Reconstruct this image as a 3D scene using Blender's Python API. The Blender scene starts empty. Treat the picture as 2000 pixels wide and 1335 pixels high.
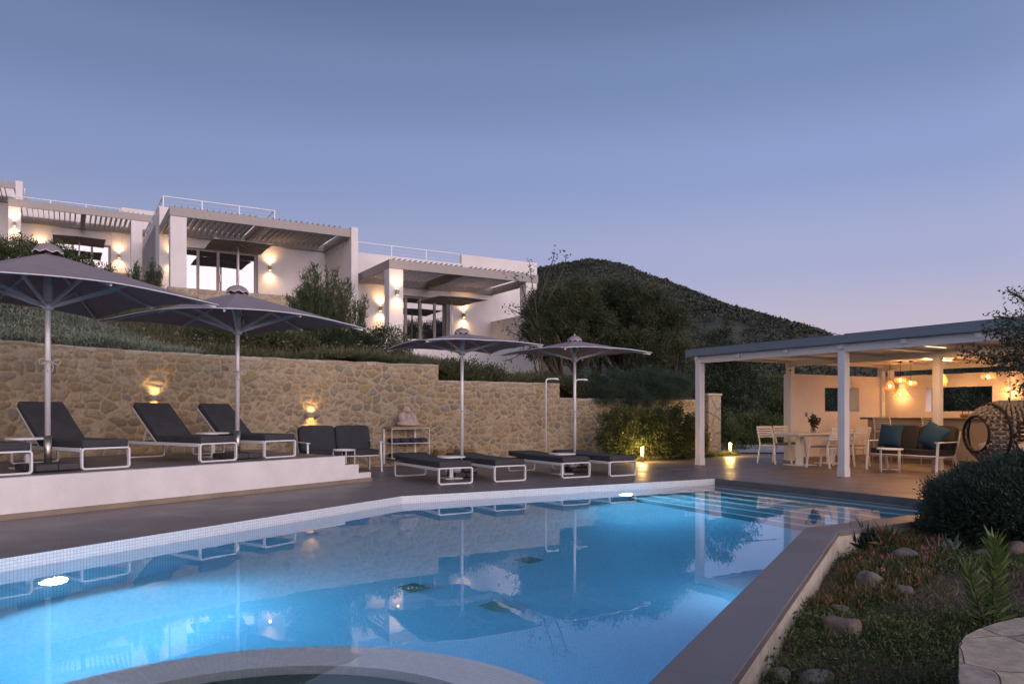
import bpy, math, random
import numpy as np
from mathutils import Vector, Matrix, noise
from mathutils.geometry import tessellate_polygon
random.seed(7); RNG = np.random.default_rng(11)
sc = bpy.context.scene
COL = sc.collection
R = math.radians

# ------------------------------------------------------------------ camera
CAMZ = 1.22; FPX = 1480.0; HY = 804.0
cam = bpy.data.cameras.new('camera'); camo = bpy.data.objects.new('camera', cam); COL.objects.link(camo)
camo.location = (0, 0, CAMZ); camo.rotation_euler = (R(90), 0, 0)
cam.sensor_width = 36; cam.lens = 36*FPX/2000; cam.shift_y = (HY-667.5)/2000
cam.clip_start = .05; cam.clip_end = 3000
sc.camera = camo

# ------------------------------------------------------------------ world
W = bpy.data.worlds.new('World'); sc.world = W; W.use_nodes = True
nt = W.node_tree; N = nt.nodes; Lk = nt.links
N.clear()
out = N.new('ShaderNodeOutputWorld'); bg = N.new('ShaderNodeBackground'); Lk.new(bg.outputs[0], out.inputs[0])
tc = N.new('ShaderNodeTexCoord'); sep = N.new('ShaderNodeSeparateXYZ'); Lk.new(tc.outputs['Generated'], sep.inputs[0])
def ramp(stops):
    r = N.new('ShaderNodeValToRGB'); r.color_ramp.interpolation = 'EASE'
    e = r.color_ramp.elements
    while len(e) > 1: e.remove(e[0])
    e[0].position = stops[0][0]; e[0].color = (*stops[0][1], 1)
    for p, c in stops[1:]:
        x = e.new(p); x.color = (*c, 1)
    Lk.new(sep.outputs['Z'], r.inputs[0]); return r
rf = ramp([(0, (.56, .47, .55)), (.09, (.52, .46, .585)), (.19, (.37, .405, .63)), (.30, (.258, .335, .595)), (.40, (.182, .257, .465)), (.48, (.130, .188, .345)), (1, (.08, .13, .27))])
rb = ramp([(0, (2.75, 2.16, 2.1)), (.12, (2.6, 2.06, 2.1)), (.35, (1.7, 1.52, 1.66)), (.6, (.74, .80, 1.05)), (1, (.12, .18, .36))])
mp = N.new('ShaderNodeMapRange'); mp.interpolation_type = 'SMOOTHSTEP'
mp.inputs[1].default_value = -.35; mp.inputs[2].default_value = .80; mp.inputs[3].default_value = 0; mp.inputs[4].default_value = 1
dt = N.new('ShaderNodeVectorMath'); dt.operation = 'DOT_PRODUCT'; dt.inputs[1].default_value = (.62, -.785, 0); Lk.new(tc.outputs['Generated'], dt.inputs[0]); Lk.new(dt.outputs['Value'], mp.inputs[0])
mx = N.new('ShaderNodeMix'); mx.data_type = 'RGBA'; Lk.new(mp.outputs[0], mx.inputs[0]); Lk.new(rf.outputs[0], mx.inputs[6]); Lk.new(rb.outputs[0], mx.inputs[7])
# a little of the physical sky for colour, sun below the horizon behind the camera
sky = N.new('ShaderNodeTexSky'); sky.sky_type = 'NISHITA'; sky.sun_disc = False; sky.sun_elevation = R(1.0); sky.sun_rotation = R(200)
sm = N.new('ShaderNodeMix'); sm.data_type = 'RGBA'; sm.blend_type = 'ADD'; sm.inputs[0].default_value = .012
Lk.new(mx.outputs[2], sm.inputs[6]); Lk.new(sky.outputs[0], sm.inputs[7])
# left side of the sky slightly deeper
lx = N.new('ShaderNodeMapRange'); lx.inputs[1].default_value = -.7; lx.inputs[2].default_value = .3; lx.inputs[3].default_value = .84; lx.inputs[4].default_value = 1.0
Lk.new(sep.outputs['X'], lx.inputs[0])
ml = N.new('ShaderNodeMix'); ml.data_type = 'RGBA'; ml.blend_type = 'MULTIPLY'; ml.inputs[0].default_value = 1
Lk.new(sm.outputs[2], ml.inputs[6]); Lk.new(lx.outputs[0], ml.inputs[7])
Lk.new(ml.outputs[2], bg.inputs[0]); bg.inputs[1].default_value = 1.0

sun = bpy.data.lights.new('afterglow_sun', 'SUN'); sun.energy = 1.0; sun.angle = R(40); sun.color = (1, .78, .76)
suno = bpy.data.objects.new('afterglow_sun', sun); COL.objects.link(suno)
suno.rotation_euler = Vector((-.55, .80, -.30)).to_track_quat('-Z', 'Y').to_euler()

sc.view_settings.view_transform = 'Standard'; sc.view_settings.look = 'None'
sc.view_settings.exposure = 0.0; sc.view_settings.gamma = 1.0
sc.render.engine = 'CYCLES'
cy = sc.cycles
cy.max_bounces = 8; cy.diffuse_bounces = 3; cy.glossy_bounces = 4; cy.transmission_bounces = 6; cy.transparent_max_bounces = 8; cy.volume_bounces = 0
cy.use_denoising = True; cy.sample_clamp_indirect = 6; cy.blur_glossy = .3
cy.caustics_refractive = True; cy.caustics_reflective = False
try:
    cy.use_light_tree = True
    cy.denoiser = 'OPENIMAGEDENOISE'; cy.denoising_input_passes = 'RGB_ALBEDO_NORMAL'
except Exception: pass

# ------------------------------------------------------------------ helpers
TH = math.atan2(.511, .8595)                       # the plan grid of villas and pergola
U2 = Vector((.8595, .511)); U1 = Vector((-.511, .8595))
TW = math.atan2(.833, .553)                        # direction of the raised terrace
WV = Vector((.553, .833)); WP = Vector((-.833, .553))

def P(px, py, z=0.0):
    d = FPX*(CAMZ-z)/(py-HY)
    return Vector(((px-1000)*d/FPX, d, z))
def PD(px, d, z=0.0): return Vector(((px-1000)*d/FPX, d, z))
def ZA(py, d): return CAMZ+(HY-py)*d/FPX
def refr(px, py, zf, zw=-.11):
    a = (px-1000)/FPX; k = math.sqrt(1+a*a); s = (py-HY)/FPX/k
    L = (CAMZ-zw)/s; c = 1/math.sqrt(1+s*s)/1.333; t = math.sqrt(1-c*c)/c
    L += (zw-zf)/t
    return Vector((a/k*L, L/k, zf))

class MB:
    def __init__(s): s.v = []; s.f = []; s.sm = []
    def add(s, vs, fs, smooth=False, M=None):
        o = len(s.v)
        for v in vs:
            v = Vector(v)
            if M is not None: v = M @ v
            s.v.append(v)
        for f in fs: s.f.append([i+o for i in f]); s.sm.append(smooth)
        return s
    def box(s, c, size, rz=0, rx=0, ry=0, M=None):
        x, y, z = [q/2 for q in size]
        m = Matrix.Translation(c) @ Matrix.Rotation(rz, 4, 'Z') @ Matrix.Rotation(ry, 4, 'Y') @ Matrix.Rotation(rx, 4, 'X')
        if M is not None: m = M @ m
        vs = [(-x,-y,-z),(x,-y,-z),(x,y,-z),(-x,y,-z),(-x,-y,z),(x,-y,z),(x,y,z),(-x,y,z)]
        return s.add(vs, [(0,3,2,1),(4,5,6,7),(0,1,5,4),(1,2,6,5),(2,3,7,6),(3,0,4,7)], False, m)
    def bb(s, x0, x1, y0, y1, z0, z1): return s.box(((x0+x1)/2,(y0+y1)/2,(z0+z1)/2), (x1-x0,y1-y0,z1-z0))
    def tube(s, pts, r, n=8, closed=False, flat=None, cap=True):
        pts = [Vector(p) for p in pts]; k = len(pts)
        if not isinstance(r, (list, tuple)): r = [r]*k
        vs = []; fs = []
        prev = None
        for i, p in enumerate(pts):
            if closed: t = pts[(i+1) % k]-pts[i-1]
            else: t = pts[min(i+1, k-1)]-pts[max(i-1, 0)]
            t.normalize()
            if prev is None:
                a = Vector((0, 0, 1)) if abs(t.z) < .9 else Vector((1, 0, 0))
                u = t.cross(a).normalized()
            else:
                u = (prev-t*prev.dot(t))
                u = u.normalized() if u.length > 1e-6 else t.orthogonal().normalized()
            prev = u; w = t.cross(u)
            for j in range(n):
                an = 2*math.pi*j/n+math.pi/n
                vs.append(p+(u*math.cos(an)+w*math.sin(an))*r[i])
        m = k if closed else k-1
        for i in range(m):
            a = i*n; b = ((i+1) % k)*n
            for j in range(n):
                j2 = (j+1) % n
                fs.append((a+j, a+j2, b+j2, b+j))
        if cap and not closed:
            fs.append(tuple(reversed(range(n)))); fs.append(tuple(range((k-1)*n, k*n)))
        return s.add(vs, fs, n > 4)
    def bar(s, a, b, w, h=None, up=(0,0,1)):
        a = Vector(a); b = Vector(b); d = b-a; h = h or w
        L = d.length; t = d.normalized(); up = Vector(up)
        if abs(t.dot(up)) > .98: up = Vector((1, 0, 0))
        x = t.cross(up).normalized(); y = x.cross(t)
        M = Matrix((( x.x, t.x, y.x, (a.x+b.x)/2), (x.y, t.y, y.y, (a.y+b.y)/2), (x.z, t.z, y.z, (a.z+b.z)/2), (0,0,0,1)))
        return s.box((0,0,0), (w, L, h), M=M)
    def prism(s, poly, z0, z1):
        n = len(poly); vs = [(p[0], p[1], z0) for p in poly]+[(p[0], p[1], z1) for p in poly]
        tri = tessellate_polygon([[Vector((p[0], p[1], 0)) for p in poly]])
        ar = sum(poly[i][0]*poly[(i+1) % n][1]-poly[(i+1) % n][0]*poly[i][1] for i in range(n))
        if ar < 0: pass
        fs = []
        for t in tri:
            a, b, c = [Vector((*poly[i][:2], 0)) for i in t]
            if (b-a).cross(c-a).z < 0: t = (t[0], t[2], t[1])
            fs.append(tuple(i+n for i in t)); fs.append((t[0], t[2], t[1]))
        for i in range(n):
            j = (i+1) % n
            fs.append((i, j, j+n, i+n) if ar > 0 else (j, i, i+n, j+n))
        return s.add(vs, fs)
    def lathe(s, prof, n=24, c=(0,0,0), sx=1, sy=1, M=None):
        vs = []; fs = []; k = len(prof)
        for r, z in prof:
            for j in range(n):
                a = 2*math.pi*j/n; vs.append((c[0]+r*sx*math.cos(a), c[1]+r*sy*math.sin(a), c[2]+z))
        for i in range(k-1):
            for j in range(n):
                j2 = (j+1) % n; fs.append((i*n+j, i*n+j2, (i+1)*n+j2, (i+1)*n+j))
        return s.add(vs, fs, True, M)
    def sq(s, c, rad, e=1.0, n=20, m=12, M=None, lump=0, seed=0):
        """superellipsoid: e=1 ball, e small = rounded box (cushions)"""
        vs = []; fs = []
        f = lambda w, q: math.copysign(abs(w)**q, w)
        for i in range(m+1):
            la = -math.pi/2+math.pi*i/m
            for j in range(n):
                lo = 2*math.pi*j/n
                v = Vector((rad[0]*f(math.cos(la), e)*f(math.cos(lo), e), rad[1]*f(math.cos(la), e)*f(math.sin(lo), e), rad[2]*f(math.sin(la), e)))
                if lump:
                    q = noise.noise(v*(1.3/max(rad))+Vector((seed*3.1, seed, 0)))*lump; v = v*(1+q)
                vs.append(v)
        for i in range(m):
            for j in range(n):
                j2 = (j+1) % n; fs.append((i*n+j, i*n+j2, (i+1)*n+j2, (i+1)*n+j))
        mm = Matrix.Translation(c)
        if M is not None: mm = M @ mm
        return s.add(vs, fs, True, mm)
    def build(s, name, mat, parent=None, bevel=0, loc=None, rz=None, subsurf=0):
        me = bpy.data.meshes.new(name); me.from_pydata([tuple(v) for v in s.v], [], s.f)
        me.polygons.foreach_set('use_smooth', s.sm)
        me.materials.append(mat); me.update()
        o = bpy.data.objects.new(name, me); COL.objects.link(o)
        if parent is not None: o.parent = parent
        if loc is not None: o.location = loc
        if rz is not None: o.rotation_euler = (0, 0, rz)
        if bevel:
            b = o.modifiers.new('bevel', 'BEVEL'); b.width = bevel; b.segments = 2; b.limit_method = 'ANGLE'
        if subsurf:
            b = o.modifiers.new('sub', 'SUBSURF'); b.levels = b.render_levels = subsurf
        return o

def npmesh(name, V, F, mat, parent=None, smooth=False, uv=None, col=None):
    """V (n,3), F (m,k) with constant k"""
    V = np.asarray(V, dtype=np.float32); F = np.asarray(F, dtype=np.int32); m, k = F.shape
    me = bpy.data.meshes.new(name)
    me.vertices.add(len(V)); me.vertices.foreach_set('co', V.ravel())
    me.loops.add(m*k); me.loops.foreach_set('vertex_index', F.ravel())
    me.polygons.add(m); me.polygons.foreach_set('loop_start', np.arange(m, dtype=np.int32)*k)
    me.polygons.foreach_set('use_smooth', np.full(m, smooth))
    me.update(calc_edges=True)
    if uv is not None:
        l = me.uv_layers.new(name='UVMap'); l.data.foreach_set('uv', np.asarray(uv, dtype=np.float32)[F.ravel()].ravel())
    if col is not None:
        a = me.color_attributes.new('tone', 'FLOAT_COLOR', 'POINT'); a.data.foreach_set('color', np.asarray(col, dtype=np.float32).ravel())
    me.materials.append(mat); me.validate()
    o = bpy.data.objects.new(name, me); COL.objects.link(o)
    if parent is not None: o.parent = parent
    return o

def uvmesh(name, quads, mat, parent=None):
    """quads: list of (4 or 3 points, matching uvs)"""
    me = bpy.data.meshes.new(name); vs = []; fs = []; uvs = []
    for pts, uu in quads:
        o = len(vs); vs += [tuple(p) for p in pts]; fs.append(list(range(o, o+len(pts)))); uvs += [tuple(u) for u in uu]
    me.from_pydata(vs, [], fs); l = me.uv_layers.new(name='UVMap')
    for i, u in enumerate(uvs): l.data[i].uv = u
    me.materials.append(mat); me.update()
    o = bpy.data.objects.new(name, me); COL.objects.link(o)
    if parent is not None: o.parent = parent
    return o

def tag(o, label=None, cat=None, group=None, kind=None):
    if label: o['label'] = label
    if cat: o['category'] = cat
    if group: o['group'] = group
    if kind: o['kind'] = kind
    return o
def thing(name, label, cat, loc=(0,0,0), rz=0, group=None):
    o = bpy.data.objects.new(name, None); o.empty_display_size = .2; COL.objects.link(o)
    loc = tuple(loc)
    if len(loc) == 2: loc = (*loc, 0)
    o.location = loc; o.rotation_euler = (0, 0, rz)
    return tag(o, label, cat, group)
def struct(o): o['kind'] = 'structure'; return o
def copy_tree(o, label=None, loc=None, rz=None, parent=None):
    c = o.copy(); COL.objects.link(c)
    if parent is not None: c.parent = parent
    if label: c['label'] = label
    if loc is not None: c.location = loc if len(loc) == 3 else (*loc, 0)
    if rz is not None: c.rotation_euler = (0, 0, rz)
    for ch in [x for x in bpy.data.objects if x.parent == o]: copy_tree(ch, parent=c)
    return c
def lamp(kind, name, loc, energy, color, parent=None, **kw):
    l = bpy.data.lights.new(name, kind); l.energy = energy; l.color = color
    rot = kw.pop('rot', None); quat = kw.pop('aim', None)
    for k, v in kw.items(): setattr(l, k, v)
    o = bpy.data.objects.new(name, l); COL.objects.link(o); o.location = loc
    if rot: o.rotation_euler = rot
    if quat is not None: o.rotation_euler = Vector(quat).to_track_quat('-Z', 'Y').to_euler()
    if parent is not None: o.parent = parent
    return o

# ------------------------------------------------------------------ materials
def newmat(name):
    m = bpy.data.materials.new(name); m.use_nodes = True
    nt = m.node_tree; p = nt.nodes['Principled BSDF']; return m, nt, nt.nodes, nt.links, p
def mat(name, col, rough=.6, metal=0, var=.12, scale=6, bump=0, bscale=60, emit=None, estr=0, coat=0, spec=.5):
    m, nt, n, l, p = newmat(name)
    p.inputs['Roughness'].default_value = rough; p.inputs['Metallic'].default_value = metal
    p.inputs['Specular IOR Level'].default_value = spec
    p.inputs['Coat Weight'].default_value = coat
    t = n.new('ShaderNodeTexCoord')
    if var:
        no = n.new('ShaderNodeTexNoise'); no.inputs['Scale'].default_value = scale; no.inputs['Detail'].default_value = 6; no.inputs['Roughness'].default_value = .6
        l.new(t.outputs['Object'], no.inputs[0])
        r = n.new('ShaderNodeValToRGB'); r.color_ramp.elements[0].position = .3; r.color_ramp.elements[1].position = .7
        r.color_ramp.elements[0].color = (*[c*(1-var) for c in col], 1); r.color_ramp.elements[1].color = (*[min(1, c*(1+var)) for c in col], 1)
        l.new(no.outputs[0], r.inputs[0]); l.new(r.outputs[0], p.inputs['Base Color'])
    else: p.inputs['Base Color'].default_value = (*col, 1)
    if bump:
        nb = n.new('ShaderNodeTexNoise'); nb.inputs['Scale'].default_value = bscale; nb.inputs['Detail'].default_value = 4
        l.new(t.outputs['Object'], nb.inputs[0])
        b = n.new('ShaderNodeBump'); b.inputs['Strength'].default_value = bump; b.inputs['Distance'].default_value = .02
        l.new(nb.outputs[0], b.inputs['Height']); l.new(b.outputs[0], p.inputs['Normal'])
    if emit: p.inputs['Emission Color'].default_value = (*emit, 1); p.inputs['Emission Strength'].default_value = estr
    return m
def leafmat(name, cols, rough=.5, trans=.25, clump=1.5):
    m, nt, n, l, p = newmat(name)
    g = n.new('ShaderNodeNewGeometry'); r = n.new('ShaderNodeValToRGB')
    e = r.color_ramp.elements; e[0].color = (*cols[0], 1); e[1].color = (*cols[-1], 1)
    for i, c in enumerate(cols[1:-1]):
        x = e.new((i+1)/(len(cols)-1)); x.color = (*c, 1)
    t = n.new('ShaderNodeTexCoord'); no = n.new('ShaderNodeTexNoise'); no.inputs['Scale'].default_value = clump; l.new(t.outputs['Object'], no.inputs[0])
    a = n.new('ShaderNodeMath'); a.operation = 'MULTIPLY_ADD'; a.inputs[1].default_value = 1.6; a.inputs[2].default_value = -.55; l.new(no.outputs[0], a.inputs[0])
    b = n.new('ShaderNodeMath'); b.operation = 'MULTIPLY_ADD'; b.inputs[1].default_value = .65; l.new(g.outputs['Random Per Island'], b.inputs[0]); l.new(a.outputs[0], b.inputs[2])
    l.new(b.outputs[0], r.inputs[0]); l.new(r.outputs[0], p.inputs['Base Color'])
    p.inputs['Roughness'].default_value = rough
    tr = n.new('ShaderNodeBsdfTranslucent'); l.new(r.outputs[0], tr.inputs[0])
    ms = n.new('ShaderNodeMixShader'); ms.inputs[0].default_value = trans
    o = n['Material Output']; l.new(p.outputs[0], ms.inputs[1]); l.new(tr.outputs[0], ms.inputs[2]); l.new(ms.outputs[0], o.inputs[0])
    return m

M_white = mat('white_plaster', (.65, .615, .61), .85, var=.09, scale=2.2, bump=.15, bscale=25)
M_villa = mat('villa_plaster', (.655, .615, .61), .9, var=.09, scale=1.1, bump=.2, bscale=14)
M_cream = mat('cream_render', (.46, .40, .33), .9, var=.25, scale=5, bump=.4, bscale=22)
M_frame = mat('white_powder_coat', (.66, .66, .68), .35, var=.03)
M_alu = mat('grey_aluminium', (.30, .29, .29), .45, metal=.3, var=.04)
M_louv = mat('taupe_aluminium', (.27, .245, .235), .5, metal=.1, var=.05)
M_canopy = mat('mauve_canvas', (.34, .285, .31), .85, var=.08, scale=3, bump=.15, bscale=150)
def translucify(m, w):
    n = m.node_tree.nodes; l = m.node_tree.links; p = n['Principled BSDF']; o = n['Material Output']
    t = n.new('ShaderNodeBsdfTranslucent'); s = p.inputs['Base Color'].links[0].from_socket; l.new(s, t.inputs[0])
    x = n.new('ShaderNodeMixShader'); x.inputs[0].default_value = w; l.new(p.outputs[0], x.inputs[1]); l.new(t.outputs[0], x.inputs[2]); l.new(x.outputs[0], o.inputs[0])
translucify(M_canopy, .34)
M_strut = mat('pale_rib_metal', (.50, .51, .53), .4, metal=.2, var=.03)
M_pole = mat('satin_pole', (.66, .64, .66), .32, metal=.15, var=.02)
M_steel = mat('brushed_steel', (.42, .38, .34), .28, metal=.9, var=.1, scale=20)
M_cush = mat('charcoal_fabric', (.034, .034, .038), .75, var=.22, scale=5, bump=.8, bscale=6)
M_cush2 = mat('charcoal_sofa_fabric', (.022, .024, .030), .8, var=.2, scale=5, bump=.8, bscale=7)
M_teal = mat('teal_fabric', (.007, .046, .095), .85, var=.12, scale=10, bump=.3, bscale=200)
M_towel = mat('navy_towel', (.030, .036, .058), .95, var=.25, scale=20, bump=.6, bscale=90)
M_conc = mat('dark_concrete', (.055, .05, .05), .8, var=.15, bump=.3, bscale=60)
M_wood = mat('oiled_wood', (.36, .20, .10), .55, var=.25, scale=14)
M_statue = mat('carved_stone', (.44, .34, .29), .9, var=.2, scale=14, bump=.5, bscale=50)
M_wicker = mat('wicker', (.26, .15, .065), .7, var=.75, scale=30, bump=.5, bscale=90)
M_lampm = mat('wall_lamp_metal', (.22, .20, .18), .5, metal=.2, var=.05)
M_bark = mat('bark', (.075, .055, .042), .95, var=.35, scale=9, bump=.8, bscale=30)
M_soil = mat('bare_soil', (.10, .055, .035), .95, var=.5, scale=3, bump=.8, bscale=30)
M_rock = mat('river_rock', (.13, .115, .10), .85, var=.25, scale=5, bump=.3, bscale=30)
M_zinc = mat('zinc_fascia', (.15, .19, .235), .45, metal=.2, var=.05)
M_roofm = mat('dark_roof_sheet', (.10, .11, .13), .5, var=.08)
M_pwhite = mat('painted_timber', (.60, .61, .64), .5, var=.04, scale=3, bump=.05, bscale=40)
M_soffit = mat('soffit_board', (.78, .73, .68), .7, var=.05)
M_bar = mat('bar_render', (.42, .36, .32), .8, var=.08, scale=2)
M_top = mat('bar_stone', (.12, .10, .09), .35, var=.1)
M_black = mat('black_metal', (.010, .010, .012), .7, var=0, spec=.2)
M_rope = mat('grey_rope', (.145, .15, .17), .85, var=.2, scale=30, bump=.5, bscale=80)
M_cushw = mat('pale_cushion', (.42, .40, .43), .9, var=.06, bump=.2, bscale=150)
M_path = mat('pale_path', (.38, .36, .36), .8, var=.1, scale=2, bump=.2)
M_skirt = mat('tan_skirting', (.24, .185, .14), .7, var=.2, scale=2)
M_chain = mat('chain_metal', (.5, .48, .48), .3, metal=.8, var=0)
M_taupe = mat('taupe_cushion', (.22, .18, .16), .9, var=.08)
def emis(name, col, s):
    m, nt, n, l, p = newmat(name); p.inputs['Base Color'].default_value = (*col, 1)
    p.inputs['Emission Color'].default_value = (*col, 1); p.inputs['Emission Strength'].default_value = s; return m
E_warm = emis('warm_bulb', (1, .55, .20), 11); E_led = emis('led_strip', (1, .78, .42), 2.4); E_boll = emis('bollard_glow', (1, .62, .20), 4.5)
E_pool = emis('pool_lens', (.72, .86, 1), 14); E_shade = None
def shade_mat():
    m, nt, n, l, p = newmat('rattan_shade'); p.inputs['Base Color'].default_value = (.55, .30, .12, 1); p.inputs['Roughness'].default_value = .7
    p.inputs['Emission Color'].default_value = (1, .42, .11, 1); p.inputs['Emission Strength'].default_value = .34; return m  # slight emission stands in for bulb light passing through the weave
M_shade = shade_mat()
def glassy(name, tint, rough=.02):
    m, nt, n, l, p = newmat(name); p.inputs['Base Color'].default_value = (*tint, 1); p.inputs['Metallic'].default_value = .9; p.inputs['Roughness'].default_value = rough; return m
M_glass = glassy('window_glass', (.25, .25, .265))
def clearglass():
    m, nt, n, l, p = newmat('clear_glass'); p.inputs['Transmission Weight'].default_value = 1; p.inputs['Roughness'].default_value = .02; p.inputs['IOR'].default_value = 1.2; return m
M_vase = clearglass()

def deck_mat(name, col, sx=.9, sy=.9, joint=.38, rough=.42, rz=0.0):
    m, nt, n, l, p = newmat(name)
    t = n.new('ShaderNodeTexCoord'); mp = n.new('ShaderNodeMapping'); mp.inputs['Rotation'].default_value = (0, 0, rz); l.new(t.outputs['Object'], mp.inputs[0])
    b = n.new('ShaderNodeTexBrick'); b.inputs['Scale'].default_value = 1; b.offset = .5
    b.inputs['Brick Width'].default_value = sx; b.inputs['Row Height'].default_value = sy; b.inputs['Mortar Size'].default_value = .004; b.inputs['Mortar Smooth'].default_value = .3
    b.inputs['Color1'].default_value = (*[c*.93 for c in col], 1); b.inputs['Color2'].default_value = (*[c*1.06 for c in col], 1); b.inputs['Mortar'].default_value = (*[c*(1-joint) for c in col], 1)
    l.new(mp.outputs[0], b.inputs[0])
    no = n.new('ShaderNodeTexNoise'); no.inputs['Scale'].default_value = 1.7; no.inputs['Detail'].default_value = 8; no.inputs['Roughness'].default_value = .65; l.new(t.outputs['Object'], no.inputs[0])
    mr = n.new('ShaderNodeMapRange'); mr.inputs[1].default_value = .3; mr.inputs[2].default_value = .7; mr.inputs[3].default_value = .72; mr.inputs[4].default_value = 1.26; l.new(no.outputs[0], mr.inputs[0])
    mu = n.new('ShaderNodeMix'); mu.data_type = 'RGBA'; mu.blend_type = 'MULTIPLY'; mu.inputs[0].default_value = 1; l.new(b.outputs[0], mu.inputs[6]); l.new(mr.outputs[0], mu.inputs[7])
    l.new(mu.outputs[2], p.inputs['Base Color'])
    m2 = n.new('ShaderNodeMapRange'); m2.inputs[1].default_value = .3; m2.inputs[2].default_value = .7; m2.inputs[3].default_value = rough-.1; m2.inputs[4].default_value = rough+.14; l.new(no.outputs[0], m2.inputs[0]); l.new(m2.outputs[0], p.inputs['Roughness'])
    nf = n.new('ShaderNodeTexNoise'); nf.inputs['Scale'].default_value = 45; l.new(t.outputs['Object'], nf.inputs[0])
    bp = n.new('ShaderNodeBump'); bp.inputs['Strength'].default_value = .12; bp.inputs['Distance'].default_value = .01; l.new(nf.outputs[0], bp.inputs['Height']); l.new(bp.outputs[0], p.inputs['Normal'])
    return m
M_deck = deck_mat('deck_tiles', (.138, .114, .114), rz=-TH)
M_terr = deck_mat('terrace_tiles', (.150, .120, .118), rz=-TW)
M_cop = deck_mat('coping_slabs', (.150, .132, .138), sx=1.4, sy=3, joint=.35, rz=-math.atan2(.879, .477))
M_ledge = deck_mat('grey_edge_tiles', (.085, .088, .09), sx=.9, sy=3, rz=-TH)

def mosaic(nm='pool_mosaic', mo=(.36, .38, .41), g=1.0):
    m, nt, n, l, p = newmat(nm)
    uv = n.new('ShaderNodeUVMap')
    b = n.new('ShaderNodeTexBrick'); b.offset = 0; b.inputs['Scale'].default_value = 1
    b.inputs['Brick Width'].default_value = .03; b.inputs['Row Height'].default_value = .03; b.inputs['Mortar Size'].default_value = .0022; b.inputs['Mortar Smooth'].default_value = .2
    b.inputs['Color1'].default_value = (.60*g, .615*g, .63*g, 1); b.inputs['Color2'].default_value = (.68*g, .69*g, .70*g, 1); b.inputs['Mortar'].default_value = (*mo, 1)
    l.new(uv.outputs[0], b.inputs[0]); l.new(b.outputs[0], p.inputs['Base Color']); p.inputs['Roughness'].default_value = .3
    return m
M_mos = mosaic(); M_mosf = mosaic('pool_floor_mosaic', (.56, .57, .59))

def stone_attr():
    m, nt, n, l, p = newmat('masonry')
    a = n.new('ShaderNodeAttribute'); a.attribute_name = 'tone'
    t = n.new('ShaderNodeTexCoord')
    no = n.new('ShaderNodeTexNoise'); no.inputs['Scale'].default_value = 22; no.inputs['Detail'].default_value = 6; no.inputs['Roughness'].default_value = .7; l.new(t.outputs['Object'], no.inputs[0])
    mr = n.new('ShaderNodeMapRange'); mr.inputs[1].default_value = .3; mr.inputs[2].default_value = .7; mr.inputs[3].default_value = .72; mr.inputs[4].default_value = 1.28; l.new(no.outputs[0], mr.inputs[0])
    mu = n.new('ShaderNodeMix'); mu.data_type = 'RGBA'; mu.blend_type = 'MULTIPLY'; mu.inputs[0].default_value = 1; l.new(a.outputs[0], mu.inputs[6]); l.new(mr.outputs[0], mu.inputs[7])
    l.new(mu.outputs[2], p.inputs['Base Color']); p.inputs['Roughness'].default_value = .9
    bp = n.new('ShaderNodeBump'); bp.inputs['Strength'].default_value = .6; bp.inputs['Distance'].default_value = .02; l.new(no.outputs[0], bp.inputs['Height']); l.new(bp.outputs[0], p.inputs['Normal'])
    return m
M_stone = stone_attr()
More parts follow.
